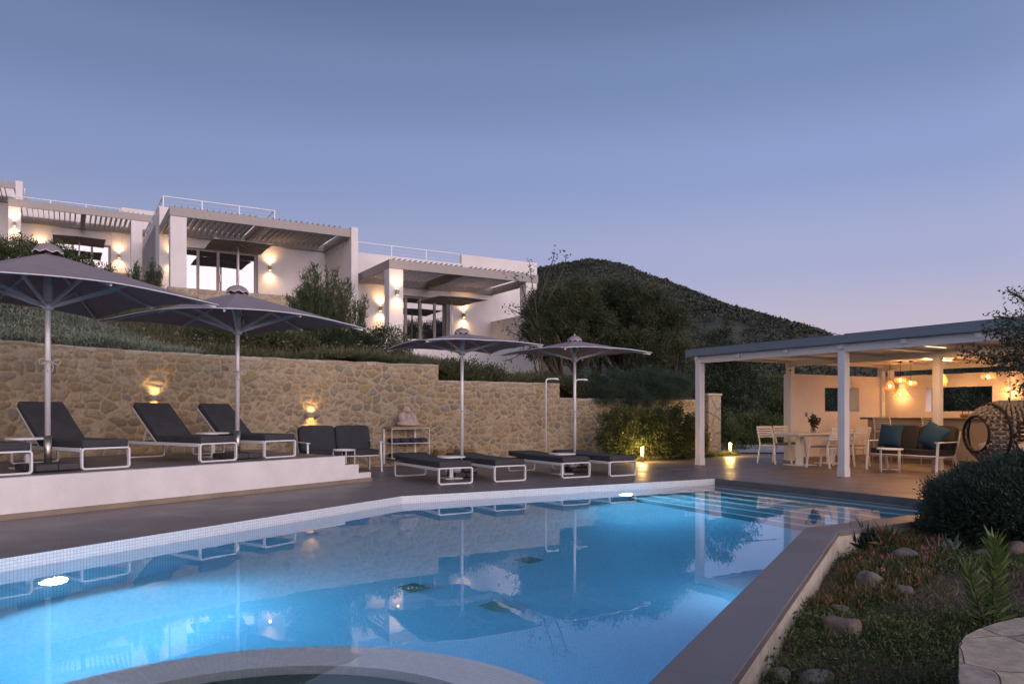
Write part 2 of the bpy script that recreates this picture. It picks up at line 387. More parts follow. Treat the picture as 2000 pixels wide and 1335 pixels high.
def stone_vor(name, cols, scale=3.2, sz=1.5, mortar=(.42, .36, .29), ew=(.03, .09)):
    m, nt, n, l, p = newmat(name)
    t = n.new('ShaderNodeTexCoord'); mp = n.new('ShaderNodeMapping'); mp.inputs['Scale'].default_value = (1, 1, sz); l.new(t.outputs['Object'], mp.inputs[0])
    nz = n.new('ShaderNodeTexNoise'); nz.inputs['Scale'].default_value = 3; l.new(t.outputs['Object'], nz.inputs[0])
    ad = n.new('ShaderNodeMix'); ad.data_type = 'RGBA'; ad.blend_type = 'ADD'; ad.inputs[0].default_value = .15; l.new(mp.outputs[0], ad.inputs[6]); l.new(nz.outputs[1], ad.inputs[7])
    v = n.new('ShaderNodeTexVoronoi'); v.inputs['Scale'].default_value = scale; l.new(ad.outputs[2], v.inputs[0])
    v2 = n.new('ShaderNodeTexVoronoi'); v2.feature = 'DISTANCE_TO_EDGE'; v2.inputs['Scale'].default_value = scale; l.new(ad.outputs[2], v2.inputs[0])
    sp = n.new('ShaderNodeSeparateColor'); l.new(v.outputs['Color'], sp.inputs[0])
    r = n.new('ShaderNodeValToRGB'); e = r.color_ramp.elements; e[0].color = (*cols[0], 1); e[1].color = (*cols[-1], 1)
    for i, c in enumerate(cols[1:-1]): x = e.new((i+1)/(len(cols)-1)); x.color = (*c, 1)
    l.new(sp.outputs[0], r.inputs[0])
    mr = n.new('ShaderNodeMapRange'); mr.inputs[1].default_value = ew[0]; mr.inputs[2].default_value = ew[1]; l.new(v2.outputs[0], mr.inputs[0])
    mi = n.new('ShaderNodeMix'); mi.data_type = 'RGBA'; l.new(mr.outputs[0], mi.inputs[0]); mi.inputs[6].default_value = (*mortar, 1); l.new(r.outputs[0], mi.inputs[7])
    no = n.new('ShaderNodeTexNoise'); no.inputs['Scale'].default_value = 14; no.inputs['Detail'].default_value = 12; no.inputs['Roughness'].default_value = .72; l.new(t.outputs['Object'], no.inputs[0])
    m3 = n.new('ShaderNodeMapRange'); m3.inputs[1].default_value = .3; m3.inputs[2].default_value = .7; m3.inputs[3].default_value = .6; m3.inputs[4].default_value = 1.35; l.new(no.outputs[0], m3.inputs[0])
    mu = n.new('ShaderNodeMix'); mu.data_type = 'RGBA'; mu.blend_type = 'MULTIPLY'; mu.inputs[0].default_value = 1; l.new(mi.outputs[2], mu.inputs[6]); l.new(m3.outputs[0], mu.inputs[7])
    l.new(mu.outputs[2], p.inputs['Base Color']); p.inputs['Roughness'].default_value = .9
    am = n.new('ShaderNodeMath'); am.operation = 'MULTIPLY_ADD'; am.inputs[1].default_value = .3; l.new(no.outputs[0], am.inputs[0]); l.new(mr.outputs[0], am.inputs[2])
    bp = n.new('ShaderNodeBump'); bp.inputs['Strength'].default_value = .8; bp.inputs['Distance'].default_value = .03; l.new(am.outputs[0], bp.inputs['Height']); l.new(bp.outputs[0], p.inputs['Normal'])
    return m
SC = [(.36, .26, .15), (.27, .23, .19), (.40, .31, .22), (.33, .27, .22), (.42, .30, .17), (.24, .20, .17)]
M_stv = stone_vor('dry_stone', SC)
M_slab = stone_vor('flagstone', [(.36, .29, .22), (.27, .23, .20), (.42, .34, .25), (.23, .20, .18), (.33, .25, .17)], 2.9, 5.0, mortar=(.17, .14, .11), ew=(.0, .014))

def water_mat():
    m, nt, n, l, p = newmat('pool_water')
    p.inputs['Base Color'].default_value = (1, 1, 1, 1); p.inputs['Transmission Weight'].default_value = 1
    p.inputs['Roughness'].default_value = 0.0; p.inputs['IOR'].default_value = 1.333
    t = n.new('ShaderNodeTexCoord'); no = n.new('ShaderNodeTexNoise'); no.inputs['Scale'].default_value = 2.2; no.inputs['Detail'].default_value = 3; l.new(t.outputs['Object'], no.inputs[0])
    b = n.new('ShaderNodeBump'); b.inputs['Strength'].default_value = .012; b.inputs['Distance'].default_value = .05; l.new(no.outputs[0], b.inputs['Height']); l.new(b.outputs[0], p.inputs['Normal'])
    va = n.new('ShaderNodeVolumeAbsorption'); va.inputs['Color'].default_value = (.0, .725, .965, 1); va.inputs['Density'].default_value = .38
    l.new(va.outputs[0], n['Material Output'].inputs['Volume'])
    return m
M_water = water_mat()

def ground_mat(name, c1, c2, c3, s1=.8, s2=6):
    m, nt, n, l, p = newmat(name)
    t = n.new('ShaderNodeTexCoord')
    a = n.new('ShaderNodeTexNoise'); a.inputs['Scale'].default_value = s1; a.inputs['Detail'].default_value = 8; a.inputs['Roughness'].default_value = .65; l.new(t.outputs['Object'], a.inputs[0])
    r = n.new('ShaderNodeValToRGB'); e = r.color_ramp.elements; e[0].position = .35; e[0].color = (*c1, 1); e[1].position = .68; e[1].color = (*c3, 1); x = e.new(.5); x.color = (*c2, 1)
    l.new(a.outputs[0], r.inputs[0])
    b = n.new('ShaderNodeTexNoise'); b.inputs['Scale'].default_value = s2; b.inputs['Detail'].default_value = 6; l.new(t.outputs['Object'], b.inputs[0])
    mr = n.new('ShaderNodeMapRange'); mr.inputs[1].default_value = .3; mr.inputs[2].default_value = .7; mr.inputs[3].default_value = .6; mr.inputs[4].default_value = 1.3; l.new(b.outputs[0], mr.inputs[0])
    mu = n.new('ShaderNodeMix'); mu.data_type = 'RGBA'; mu.blend_type = 'MULTIPLY'; mu.inputs[0].default_value = 1; l.new(r.outputs[0], mu.inputs[6]); l.new(mr.outputs[0], mu.inputs[7])
    l.new(mu.outputs[2], p.inputs['Base Color']); p.inputs['Roughness'].default_value = .95
    bp = n.new('ShaderNodeBump'); bp.inputs['Strength'].default_value = .8; bp.inputs['Distance'].default_value = .05; l.new(b.outputs[0], bp.inputs['Height']); l.new(bp.outputs[0], p.inputs['Normal'])
    return m
M_hill = ground_mat('slope_ground', (.05, .06, .03), (.07, .055, .035), (.12, .075, .05))
M_mtn = ground_mat('mountain_ground', (.024, .032, .020), (.038, .038, .026), (.085, .056, .040), .022, .3)
M_gard = ground_mat('garden_soil', (.05, .04, .027), (.075, .05, .035), (.10, .065, .045), 1.2, 14)

L_olive = leafmat('olive_leaves', [(.016, .026, .012), (.045, .060, .028), (.095, .105, .050)])
L_jun = leafmat('juniper_leaves', [(.012, .030, .020), (.032, .062, .042), (.065, .105, .062)], clump=3)
L_dark = leafmat('dark_leaves', [(.010, .020, .010), (.024, .042, .020), (.048, .070, .032)])
L_rose = leafmat('rosemary_leaves', [(.008, .020, .014), (.017, .040, .026), (.034, .066, .046)], clump=3)
L_green = leafmat('green_leaves', [(.020, .042, .012), (.055, .085, .024), (.125, .135, .045)])
L_ole = leafmat('oleander_leaves', [(.022, .040, .018), (.052, .080, .035), (.11, .135, .055)], clump=2)
L_silver = leafmat('silver_leaves', [(.07, .11, .09), (.17, .22, .17), (.32, .34, .25)], clump=1.2)
L_ice = leafmat('iceplant_leaves', [(.025, .05, .015), (.06, .08, .025), (.14, .095, .035), (.20, .07, .035)], clump=2.5)
L_grass = leafmat('grass_blades', [(.016, .045, .012), (.035, .070, .020), (.085, .095, .035), (.13, .10, .05)], clump=1)
L_dry = leafmat('dry_stems', [(.10, .07, .04), (.17, .13, .075), (.24, .19, .12)])
L_scrub = leafmat('scrub', [(.012, .020, .011), (.021, .030, .018), (.036, .044, .026)], trans=0, clump=.02)

# ------------------------------------------------------------------ foliage
def rand_dirs(n, rng=RNG, up=0.0):
    v = rng.normal(size=(n, 3)); v[:, 2] += up
    return v/np.linalg.norm(v, axis=1)[:, None]
def leaves(name, C, D, L, Wd, mat_, parent=None, rng=RNG, fold=.25, jit=.35):
    """one rhombic folded leaf per centre; D = growth direction"""
    n = len(C); L = L*(1+jit*rng.uniform(-1, 1, n)); Wd = Wd*(1+jit*rng.uniform(-1, 1, n))
    r = rand_dirs(n, rng); S = np.cross(D, r); S /= (np.linalg.norm(S, axis=1)[:, None]+1e-9); U = np.cross(S, D)
    a = C; t = C+D*L[:, None]; m = C+D*(L*.45)[:, None]
    l_ = m+S*(Wd/2)[:, None]+U*(Wd*fold)[:, None]; r_ = m-S*(Wd/2)[:, None]+U*(Wd*fold)[:, None]
    V = np.stack([a, l_, t, r_], 1).reshape(-1, 3)
    i = np.arange(n)*4
    F = np.concatenate([np.stack([i, i+1, i+2], 1), np.stack([i, i+2, i+3], 1)])
    return npmesh(name, V, F, mat_, parent)
def cloud(blobs, n, clumps, cr, rng=RNG, shell=.55, flat=1.0):
    """blobs [(centre, radii)]; returns leaf centres and outward-ish directions gathered in clumps"""
    vol = np.array([b[1][0]*b[1][1]*b[1][2] for b in blobs])**.7; pr = vol/vol.sum()
    bi = rng.choice(len(blobs), clumps, p=pr)
    d = rand_dirs(clumps, rng, .15); rr = rng.uniform(shell, 1, clumps)**.6
    cen = np.array([b[0] for b in blobs])[bi]; rad = np.array([b[1] for b in blobs])[bi]
    K = cen+d*rad*rr[:, None]
    ci = rng.integers(0, clumps, n)
    sz = rng.uniform(.6, 1.35, clumps)*cr
    o = rng.normal(size=(n, 3))*.55; o[:, 2] *= flat
    C = K[ci]+o*sz[ci][:, None]
    D = o/(np.linalg.norm(o, axis=1)[:, None]+1e-6)*.7+d[ci]*.5+rand_dirs(n, rng)*.7
    D /= np.linalg.norm(D, axis=1)[:, None]
    return C, D, K
def limbs(mb, base, targets, r0, h0, rng=RNG, trunks=2):
    base = Vector(base); tg = [Vector(t) for t in targets]
    forks = []
    for k in range(trunks):
        a = rng.uniform(0, 6.28); f = base+Vector((math.cos(a)*h0*.35, math.sin(a)*h0*.35, h0*rng.uniform(.8, 1.2)))
        m = base.lerp(f, .5)+Vector((rng.uniform(-.1, .1), rng.uniform(-.1, .1), 0))*h0
        mb.tube([base, m, f], [r0, r0*.8, r0*.62], 8); forks.append(f)
    for t in tg:
        f = min(forks, key=lambda q: (q-t).length)
        m = f.lerp(t, .5)+Vector((rng.uniform(-1, 1), rng.uniform(-1, 1), rng.uniform(-.2, .8)))*(t-f).length*.12
        mb.tube([f, m, t], [r0*.45, r0*.26, r0*.07], 6)
def tree(name, label, cat, base, blobs, n, clumps, cr, L, Wd, m, group=None, r0=.14, h0=1.2, trunks=2, nl=16, seed=1, flat=1.0, shell=.55, part='crown'):
    rng = np.random.default_rng(seed); base = Vector(base)
    t = thing(name, label, cat, base, 0, group)
    bl = [(np.array(b[0])-np.array(base), np.array(b[1])) for b in blobs]
    C, D, K = cloud(bl, n, clumps, cr, rng, shell, flat)
    leaves(part, C, D, L, Wd, m, t, rng)
    mb = MB(); limbs(mb, (0, 0, -.2), K[rng.choice(len(K), min(nl, len(K)), replace=False)], r0, h0, rng, trunks)
    mb.build('trunk' if part == 'crown' else 'stems', M_bark, t)
    return t
# ================================================================== pool and decks
V2 = lambda v: Vector((v[0], v[1]))
pA = Vector((-7.84, 0)); pB = Vector((-1.6, 11.0)); pC = Vector((3.73, 13.9)); pE = Vector((3.1, 7.99)); pF = Vector((-1.24, 0))
dN = Vector((.477, .879))
def isect(a, u, b, v):
    k = u.x*v.y-u.y*v.x; d = b-a; s = (d.x*v.y-d.y*v.x)/k; return a+u*s
pD = isect(pC, -U1, pE, U2)
POOL = [pA, pF, pE, pD, pC, pB]        # counter-clockwise
WZ = -.11; FZ = -1.5; CW = .33
n1 = Vector((.879, -.477)); n2 = -U1
oE = isect(pE+n1*CW, dN, pE+n2*CW, U2)
oS = oE-dN*(oE.y+3)/dN.y; oD = oE+U2*16

def flat_sheet(name, outer, holes, z, m, thick=None):
    loops = [[Vector((p[0], p[1], 0)) for p in outer]]+[[Vector((p[0], p[1], 0)) for p in h] for h in holes]
    pts = [p for l in loops for p in l]; tri = tessellate_polygon(loops)
    fs = []
    for t in tri:
        a, b, c = [pts[i] for i in t]
        fs.append(t if (b-a).cross(c-a).z > 0 else (t[0], t[2], t[1]))
    me = bpy.data.meshes.new(name); me.from_pydata([(p.x, p.y, z) for p in pts], [], [tuple(f) for f in fs]); me.materials.append(m); me.update()
    o = bpy.data.objects.new(name, me); COL.objects.link(o); return struct(o)
# deck around the pool (far/left side and pergola side)
fE = pE+n1*.001; 
deck_outer = [(-16, -3), (pF-dN*3.4).to_tuple(), pF.to_tuple(), pA.to_tuple(), pB.to_tuple(), pC.to_tuple(), pD.to_tuple(), (pD+U2*14).to_tuple(), (21, 27), (9, 26.5), (5.0, 22.6), (1.2, 19.9), (-3, 17.2), (-6, 14.7), (-8.0, 12.2), (-9.0, 9.2), (-10.5, 5), (-16, 4)]
# keep clear of the pool mouth: the deck runs along the pool edge line
deck = flat_sheet('pool_deck', deck_outer, [], 0, M_deck)
# coping wall on the near-right side
cop = MB()
poly = [oS, oE, oD, pE+U2*(16+.1), pE, pE-dN*(pE.y+3)/dN.y]
cop.prism([(p.x, p.y) for p in poly], -.05, 0.004)
cop_o = struct(cop.build('pool_coping', M_cop, bevel=.006))
cw = MB(); q = .02
cw.prism([(p.x, p.y) for p in [oS-n1*q, isect(oS-n1*q, dN, oE-n2*q, U2), oD-n2*q, oD-n2*.2, isect(oS-n1*.2, dN, oE-n2*.2, U2), oS-n1*.2]], -1.2, -.052)
tag(cw.build('garden_retaining_wall', M_cream), 'low stained cream retaining wall under the coping beside the garden bed', 'wall')

# basin
quads = []
def wallquad(a, b, z0, z1, u0=0, flip=False):
    L = (b-a).length; p = [(a.x, a.y, z0), (b.x, b.y, z0), (b.x, b.y, z1), (a.x, a.y, z1)]; uu = [(u0, z0), (u0+L, z0), (u0+L, z1), (u0, z1)]
    if flip: p = p[::-1]; uu = uu[::-1]
    quads.append((p, uu)); return u0+L
u = 0
for i in range(6):
    a, b = POOL[i], POOL[(i+1) % 6]
    u = wallquad(a, b, FZ, -.002, u, True)
pts = [Vector((p.x, p.y, 0)) for p in POOL]
for t in tessellate_polygon([pts]):
    a, b, c = [pts[i] for i in t]
    if (b-a).cross(c-a).z < 0: t = (t[0], t[2], t[1])
    quads.append(([(pts[i].x, pts[i].y, FZ) for i in t], [(pts[i].x, pts[i].y) for i in t]))
basin = struct(uvmesh('pool_basin', quads[:6], M_mos)); struct(uvmesh('pool_floor', quads[6:], M_mosf))
# steps into the pool along the pergola side
quads = []; lit_edges = []
for k in range(6):
    zt = -.24-.17*k; w = .33*(k+1); w0 = .33*k
    # line parallel to C-D shifted towards -U2
    far = isect(pC-U2*w, U1, pB, pC-pB); far0 = isect(pC-U2*w0, U1, pB, pC-pB)
    near = isect(pD-U2*w, U1, pE, U2); near0 = isect(pD-U2*w0, U1, pE, U2)
    fr = lambda p: (p.x, p.y)
    def uvl(p): return (p.dot(U2), p.dot(U1))
    wn_ = w-.07; farn = isect(pC-U2*wn_, U1, pB, pC-pB); nearn = isect(pD-U2*wn_, U1, pE, U2)
    quads.append(([(*fr(near0), zt), (*fr(far0), zt), (*fr(farn), zt), (*fr(nearn), zt)], [uvl(near0), uvl(far0), uvl(farn), uvl(nearn)]))
    lit_edges.append(([(*fr(nearn), zt), (*fr(farn), zt), (*fr(far), zt), (*fr(near), zt)], [uvl(nearn), uvl(farn), uvl(far), uvl(near)]))
    lit_edges.append(([(*fr(near), zt), (*fr(far), zt), (*fr(far), zt-.05), (*fr(near), zt-.05)], [(near.dot(U1), zt), (far.dot(U1), zt), (far.dot(U1), zt-.05), (near.dot(U1), zt-.05)]))
    z2 = zt-.17 if k < 5 else FZ
    quads.append(([(*fr(near), zt-.05), (*fr(far), zt-.05), (*fr(far), z2), (*fr(near), z2)], [(near.dot(U1), zt-.05), (far.dot(U1), zt-.05), (far.dot(U1), z2), (near.dot(U1), z2)]))
struct(uvmesh('pool_steps', quads, mosaic('shaded_step_mosaic', (.2, .26, .3), .45))); struct(uvmesh('step_edges', lit_edges, mosaic('lit_edge_mosaic', (.7, .7, .7), 1.15)))  # pale edges and dark treads paint lamp light into the step colours
# submerged round spa ring
quads = []; sc_ = Vector((-1.03, 2.87)); n = 96
def ringq(r0, z0, r1, z1):
    for j in range(n):
        a = 2*math.pi*j/n; b = 2*math.pi*(j+1)/n
        p = []; uu = []
        for (r, z, an) in ((r0, z0, a), (r0, z0, b), (r1, z1, b), (r1, z1, a)):
            p.append((sc_.x+r*math.cos(an), sc_.y+r*math.sin(an), z)); uu.append((an*1.35, r if r0 != r1 else z))
        quads.append((p, uu))
ringq(1.50, FZ, 1.50, -.17); ringq(1.50, -.17, 1.17, -.17); ringq(1.17, -.17, 1.17, -.30)
for j in range(n):
    a = 2*math.pi*j/n; b = 2*math.pi*(j+1)/n
    quads.append(([(sc_.x, sc_.y, -1.1), (sc_.x+1.17*math.cos(a), sc_.y+1.17*math.sin(a), -1.1), (sc_.x+1.17*math.cos(b), sc_.y+1.17*math.sin(b), -1.1)], [(0, 0), (math.cos(a), math.sin(a)), (math.cos(b), math.sin(b))]))
struct(uvmesh('spa_ring', [q for q in quads if len(q[0]) == 4], M_mosf))
sb = MB(); sb.lathe([(1.168, -.30), (1.168, -1.1), (0, -1.1)], 96, (sc_.x, sc_.y, 0)); struct(sb.build('spa_floor', mat('unlit_spa_tiles', (.10, .15, .145), .5, var=.1)))  # tile colour darkened to stand for the unlit inside of the spa
# water: closed body a touch wider than the basin
cen = sum(POOL, Vector((0, 0)))/6
wp = MB(); ex = []
for i in range(6):
    p0, p1, p2 = POOL[i-1], POOL[i], POOL[(i+1) % 6]
    a = (p1-p0).normalized(); b = (p2-p1).normalized(); na = Vector((a.y, -a.x)); nb = Vector((b.y, -b.x))
    ex.append(isect(p1+na*.012, a, p1+nb*.012, b))
wp.prism([(p.x, p.y) for p in ex], FZ-.02, WZ)
struct(wp.build('water', M_water))
# dark grey edging under the deck on the steps side
le = MB(); a = pC+U2*.0; 
le.prism([((pC-U2*.012)).to_tuple(), (pC+U2*.006).to_tuple(), (pD+U2*.006).to_tuple(), (pD-U2*.012).to_tuple()], -.13, .003)
struct(le.build('deck_edging', M_ledge))

# floor drains seen through the water
pa = None
for i, (px, py, tone) in enumerate([(806, 1147, 0), (965, 1184, 1), (1033, 1093, 2)]):
    c = refr(px, py, FZ+.012)
    g = MB(); g_s = .58
    g.bb(-.2, .2, -.2, -.17, 0, .02); g.bb(-.2, .2, .17, .2, 0, .02); g.bb(-.2, -.17, -.17, .17, 0, .02); g.bb(.17, .2, -.17, .17, 0, .02)
    for k in range(9): g.bb(-.17, .17, -.16+k*.0375, -.16+k*.0375+.02, 0, .016)
    g.bb(-.17, .17, -.17, .17, 0, .004)
    mm = mat('drain_green', [(.10, .30, .20), (.50, .50, .38), (.28, .32, .24)][tone], .6, var=.05)
    gd = g.build('floor_drain', mm, loc=c, rz=TH+.25); gd.scale = (g_s, g_s, 1); tag(gd, ['square green drain grate on the pool floor, left of the other two', 'pale square drain grate on the pool floor nearest the camera', 'small dull square drain grate farthest along the pool floor'][i], 'drain grate', 'drain grates on the pool floor')
# underwater lights
def pool_light(p, nrm, label, e):
    t = thing('pool_light', label, 'pool light', p, math.atan2(nrm.y, nrm.x), 'round lights set in the pool wall')
    M = Matrix.Rotation(R(90), 4, 'Y')
    b = MB(); b.lathe([(.07, 0), (.10, .012), (.08, .022), (.072, .016)], 28, M=M); b.build('trim_ring', M_steel, t)
    b = MB(); b.lathe([(.0, .02), (.04, .024), (.072, .014)], 28, M=M); b.build('lens', E_pool, t)
    lamp('SPOT', 'pool_lamp', (.06, 0, 0), e, (.42, .75, 1), t, aim=(1, 0, -.12), spot_size=R(165), spot_blend=1, shadow_soft_size=.11)
s1 = (pB-pA).normalized(); nn1 = Vector((s1.y, -s1.x)); s2 = (pC-pB).normalized(); nn2 = Vector((s2.y, -s2.x))
def on_wall(px, py, a, dirw, z):
    c = refr(px, py, z); d = Vector((c.x, c.y)).normalized(); q = isect(Vector((0, 0)), d, a, dirw); return Vector((q.x, q.y, z))
pool_light(on_wall(95, 1135, pA, s1, -.80)+Vector((*nn1, 0))*.01, nn1, 'bright round pool light under the water near the left corner of the picture', 720)
pool_light(on_wall(1217, 966, pB, s2, -.66)+Vector((*nn2, 0))*.01, nn2, 'bright round pool light under the water below the row of flat loungers', 720)
# the third and fourth lamps of the pool sit in the near wall, facing away from the camera
wn = Vector((-n1.x, -n1.y))
pool_light(Vector((*(pE-dN*1.6), -1.0))+Vector((*wn, 0))*.01, wn, 'round pool light in the near wall of the pool, hidden under its corner', 34)
pool_light(Vector((*(pE-dN*5.2), -1.0))+Vector((*wn, 0))*.01, wn, 'round pool light in the near pool wall, hidden under the coping near the spa', 95)
pool_light(Vector((-4.6, 0, -.8))+Vector((0, .01, 0)), Vector((0, 1)), 'round pool light in the short end wall of the pool behind the spa', 420)

# ================================================================== raised terrace with stairs
PZ = .47
tf = Vector((-2.84, 12.9))
tl = tf-WV*18
tb = [(tf.x, tf.y), (-4.3, 14.15), (-5.2, 15.5), (-6.3, 14.6), (-8.2, 12.4), (-9.2, 9.4), (-10.4, 5.0), (-12.5, 0), (tl.x-2, tl.y+.5), (tl.x, tl.y)]
top = flat_sheet('raised_terrace', tb[::-1], [], PZ, M_terr)
# white retaining face with stepped end, and stringer wall
w = MB()
prof = [(0, 0), (0, PZ), (.30, PZ)]
def tw(s, off, z): p = tf+WV*s+WP*off; return (p.x, p.y, z)
out_ = [(-18, .05), (.60+.30, .05), (.90, .157), (.60, .157), (.60, .313), (.30, .313), (.30, .472-.0)]
out_ = [(-18, .065), (.62, .065), (.62, .157), (.32, .157), (.32, .314), (.0, .314), (.0, PZ+.003), (-18, PZ+.003)]
n_ = len(out_)
vs = [tw(s, 0, z) for s, z in out_]+[tw(s, .12, z) for s, z in out_]
tri = tessellate_polygon([[Vector((s, z, 0)) for s, z in out_]])
fs = []
for t in tri:
    a, b, c = [Vector((*out_[i], 0)) for i in t]
    if (b-a).cross(c-a).z < 0: t = (t[0], t[2], t[1])
    fs.append(tuple(t)); fs.append((t[0]+n_, t[2]+n_, t[1]+n_))
for i in range(n_):
    j = (i+1) % n_; fs.append((i, i+n_, j+n_, j))
w.add(vs, fs)
wt = tag(w.build('terrace_wall', M_white), 'long white rendered wall with a stepped end holding up the raised sun terrace', 'wall')
sk = MB(); 
a = tf+WV*.635-WP*.012; b = tf-WV*18-WP*.012
sk.prism([a.to_tuple(), (a+WP*.13).to_tuple(), (b+WP*.13).to_tuple(), b.to_tuple()], 0, .063)
sk.build('skirting', M_skirt, wt)
st = MB()
for k, (s0, z1) in enumerate([(.0, .312), (.30, .155)]):
    a = tf+WV*(s0)+WP*.122; b = tf+WV*(s0+.30)+WP*.122
    d = Vector((-.75, .67))*1.9
    st.prism([a.to_tuple(), b.to_tuple(), (b+WP*1.6+WV*.05).to_tuple(), (a+WP*1.6).to_tuple()], 0.002, z1)
struct(st.build('terrace_steps', M_terr))
# side of terrace towards the sofa
sd = MB(); a = tf; b = Vector((-4.3, 14.15)); c = Vector((-5.2, 15.5)); 
sd.prism([(a.x, a.y), (b.x, b.y), (b.x-.1, b.y-.1), (a.x-.1, a.y-.1)], .002, PZ-.004); sd.prism([(b.x, b.y), (c.x, c.y), (c.x-.1, c.y), (b.x-.1, b.y)], .002, PZ-.004)
sd.build('side_wall', M_white, wt)

# ================================================================== stone wall
WL = [Vector(p) for p in [(-12.6, -3), (-10.6, 3.0), (-9.3, 6.6), (-8.55, 9.2), (-7.92, 11.4), (-7.15, 13.0), (-6.0, 14.35), (-4.5, 15.75), (-3.0, 16.9), (-1.7, 17.75), (1.25, 19.6), (3.0, 20.7), (5.6, 22.35)]]
def resample(P_, step):
    # smooth (Chaikin) then arc-length samples
    for _ in range(3):
        q = [P_[0]]
        for i in range(len(P_)-1): q += [P_[i].lerp(P_[i+1], .25), P_[i].lerp(P_[i+1], .75)]
        q.append(P_[-1]); P_ = q
    d = [0]
    for i in range(1, len(P_)): d.append(d[-1]+(P_[i]-P_[i-1]).length)
    n = int(d[-1]/step); out = []; k = 0
    for i in range(n+1):
        s = d[-1]*i/n
        while k < len(d)-2 and d[k+1] < s: k += 1
        out.append(P_[k].lerp(P_[k+1], (s-d[k])/(d[k+1]-d[k])))
    return out, d[-1]
def masonry(Uc, Zc, L, H, rng, size=.27):
    """irregular squarish rubble: returns tone (n,3), relief (n)"""
    nx = int(L/size); nz = max(3, int(H/(size*.72)))
    gx, gz = np.meshgrid(np.arange(-2, nx+2), np.arange(-2, nz+2), indexing='ij')
    keep = rng.uniform(size=gx.shape) > .17
    sx = ((gx+.5+.5*(gz % 2)+rng.uniform(-.42, .42, gx.shape))*size)[keep]; sz = ((gz+.5+rng.uniform(-.30, .30, gz.shape))*size*.72)[keep]
    extra = int(len(sx)*.16); sx = np.concatenate([sx, rng.uniform(0, L, extra)]); sz = np.concatenate([sz, rng.uniform(0, H, extra)])
    ns = len(sx); ax = rng.uniform(.62, 1.0, ns); w = rng.uniform(0, .035, ns)
    # capping course of flat stones
    pal = np.array([(.30, .235, .145), (.245, .195, .13), (.34, .27, .175), (.205, .17, .125), (.30, .205, .10), (.37, .30, .205), (.255, .20, .14), (.31, .225, .125), (.33, .27, .19), (.29, .21, .12), (.22, .19, .15)])
    tone = pal[rng.integers(0, len(pal), ns)]*rng.uniform(.85, 1.15, ns)[:, None]
    prot = rng.uniform(.4, 1, ns)
    n = len(Uc); F1 = np.full(n, 9.); F2 = np.full(n, 9.); I = np.zeros(n, int)
    wob = np.array([noise.noise(Vector((a*7, b*7, 0))) for a, b in zip(Uc[::1], Zc[::1])]) if n < 400000 else 0
    wob2 = np.array([noise.noise(Vector((a*7+31, b*7, 5))) for a, b in zip(Uc, Zc)])
    X = Uc+wob*.028; Z = Zc+wob2*.028
    order = np.argsort(X, kind='stable'); bins = np.floor(X/.5).astype(int)
    for b in range(bins.min(), bins.max()+1):
        m = np.nonzero(bins == b)[0]
        if not len(m): continue
        c = np.nonzero(np.abs(sx-(b+.5)*.5) < 1.1)[0]
        dx = np.abs(X[m][:, None]-sx[c])*ax[c]*.82; dz = np.abs(Z[m][:, None]-sz[c])
        D = (dx**3.2+dz**3.2)**(1/3.2)-w[c]
        o = np.argpartition(D, 2, axis=1)[:, :2]; d2 = np.take_along_axis(D, o, 1); s_ = np.argsort(d2, 1)
        d2 = np.take_along_axis(d2, s_, 1); o = np.take_along_axis(o, s_, 1)
        F1[m] = d2[:, 0]; F2[m] = d2[:, 1]; I[m] = c[o[:, 0]]
    e = F2-F1
    k = np.clip((e-.012)/.018, 0, 1); k = k*k*(3-2*k)
    dome = np.clip(e/.12, 0, 1)**.6
    T = tone[I]*(.9+.14*dome[:, None]); mort = np.array((.365, .292, .195))
    T = (T*.76+np.array((.31, .245, .155))*.24)*.93
    T = T*k[:, None]+mort*(1-k[:, None])
    kr = np.clip((e-.004)/.05, 0, 1); kr = kr*kr*(3-2*kr)
    return T, kr*(.006+.014*prot[I])+kr*dome*.008, k
step = .02
wl, wlen = resample(WL, step)
wl = np.array([(p.x, p.y) for p in wl]); nW = len(wl)
tg = np.gradient(wl, axis=0); tg /= np.linalg.norm(tg, axis=1)[:, None]; nr = np.stack([tg[:, 1], -tg[:, 0]], 1)   # towards the pool
seg_u = np.arange(nW)*wlen/(nW-1)
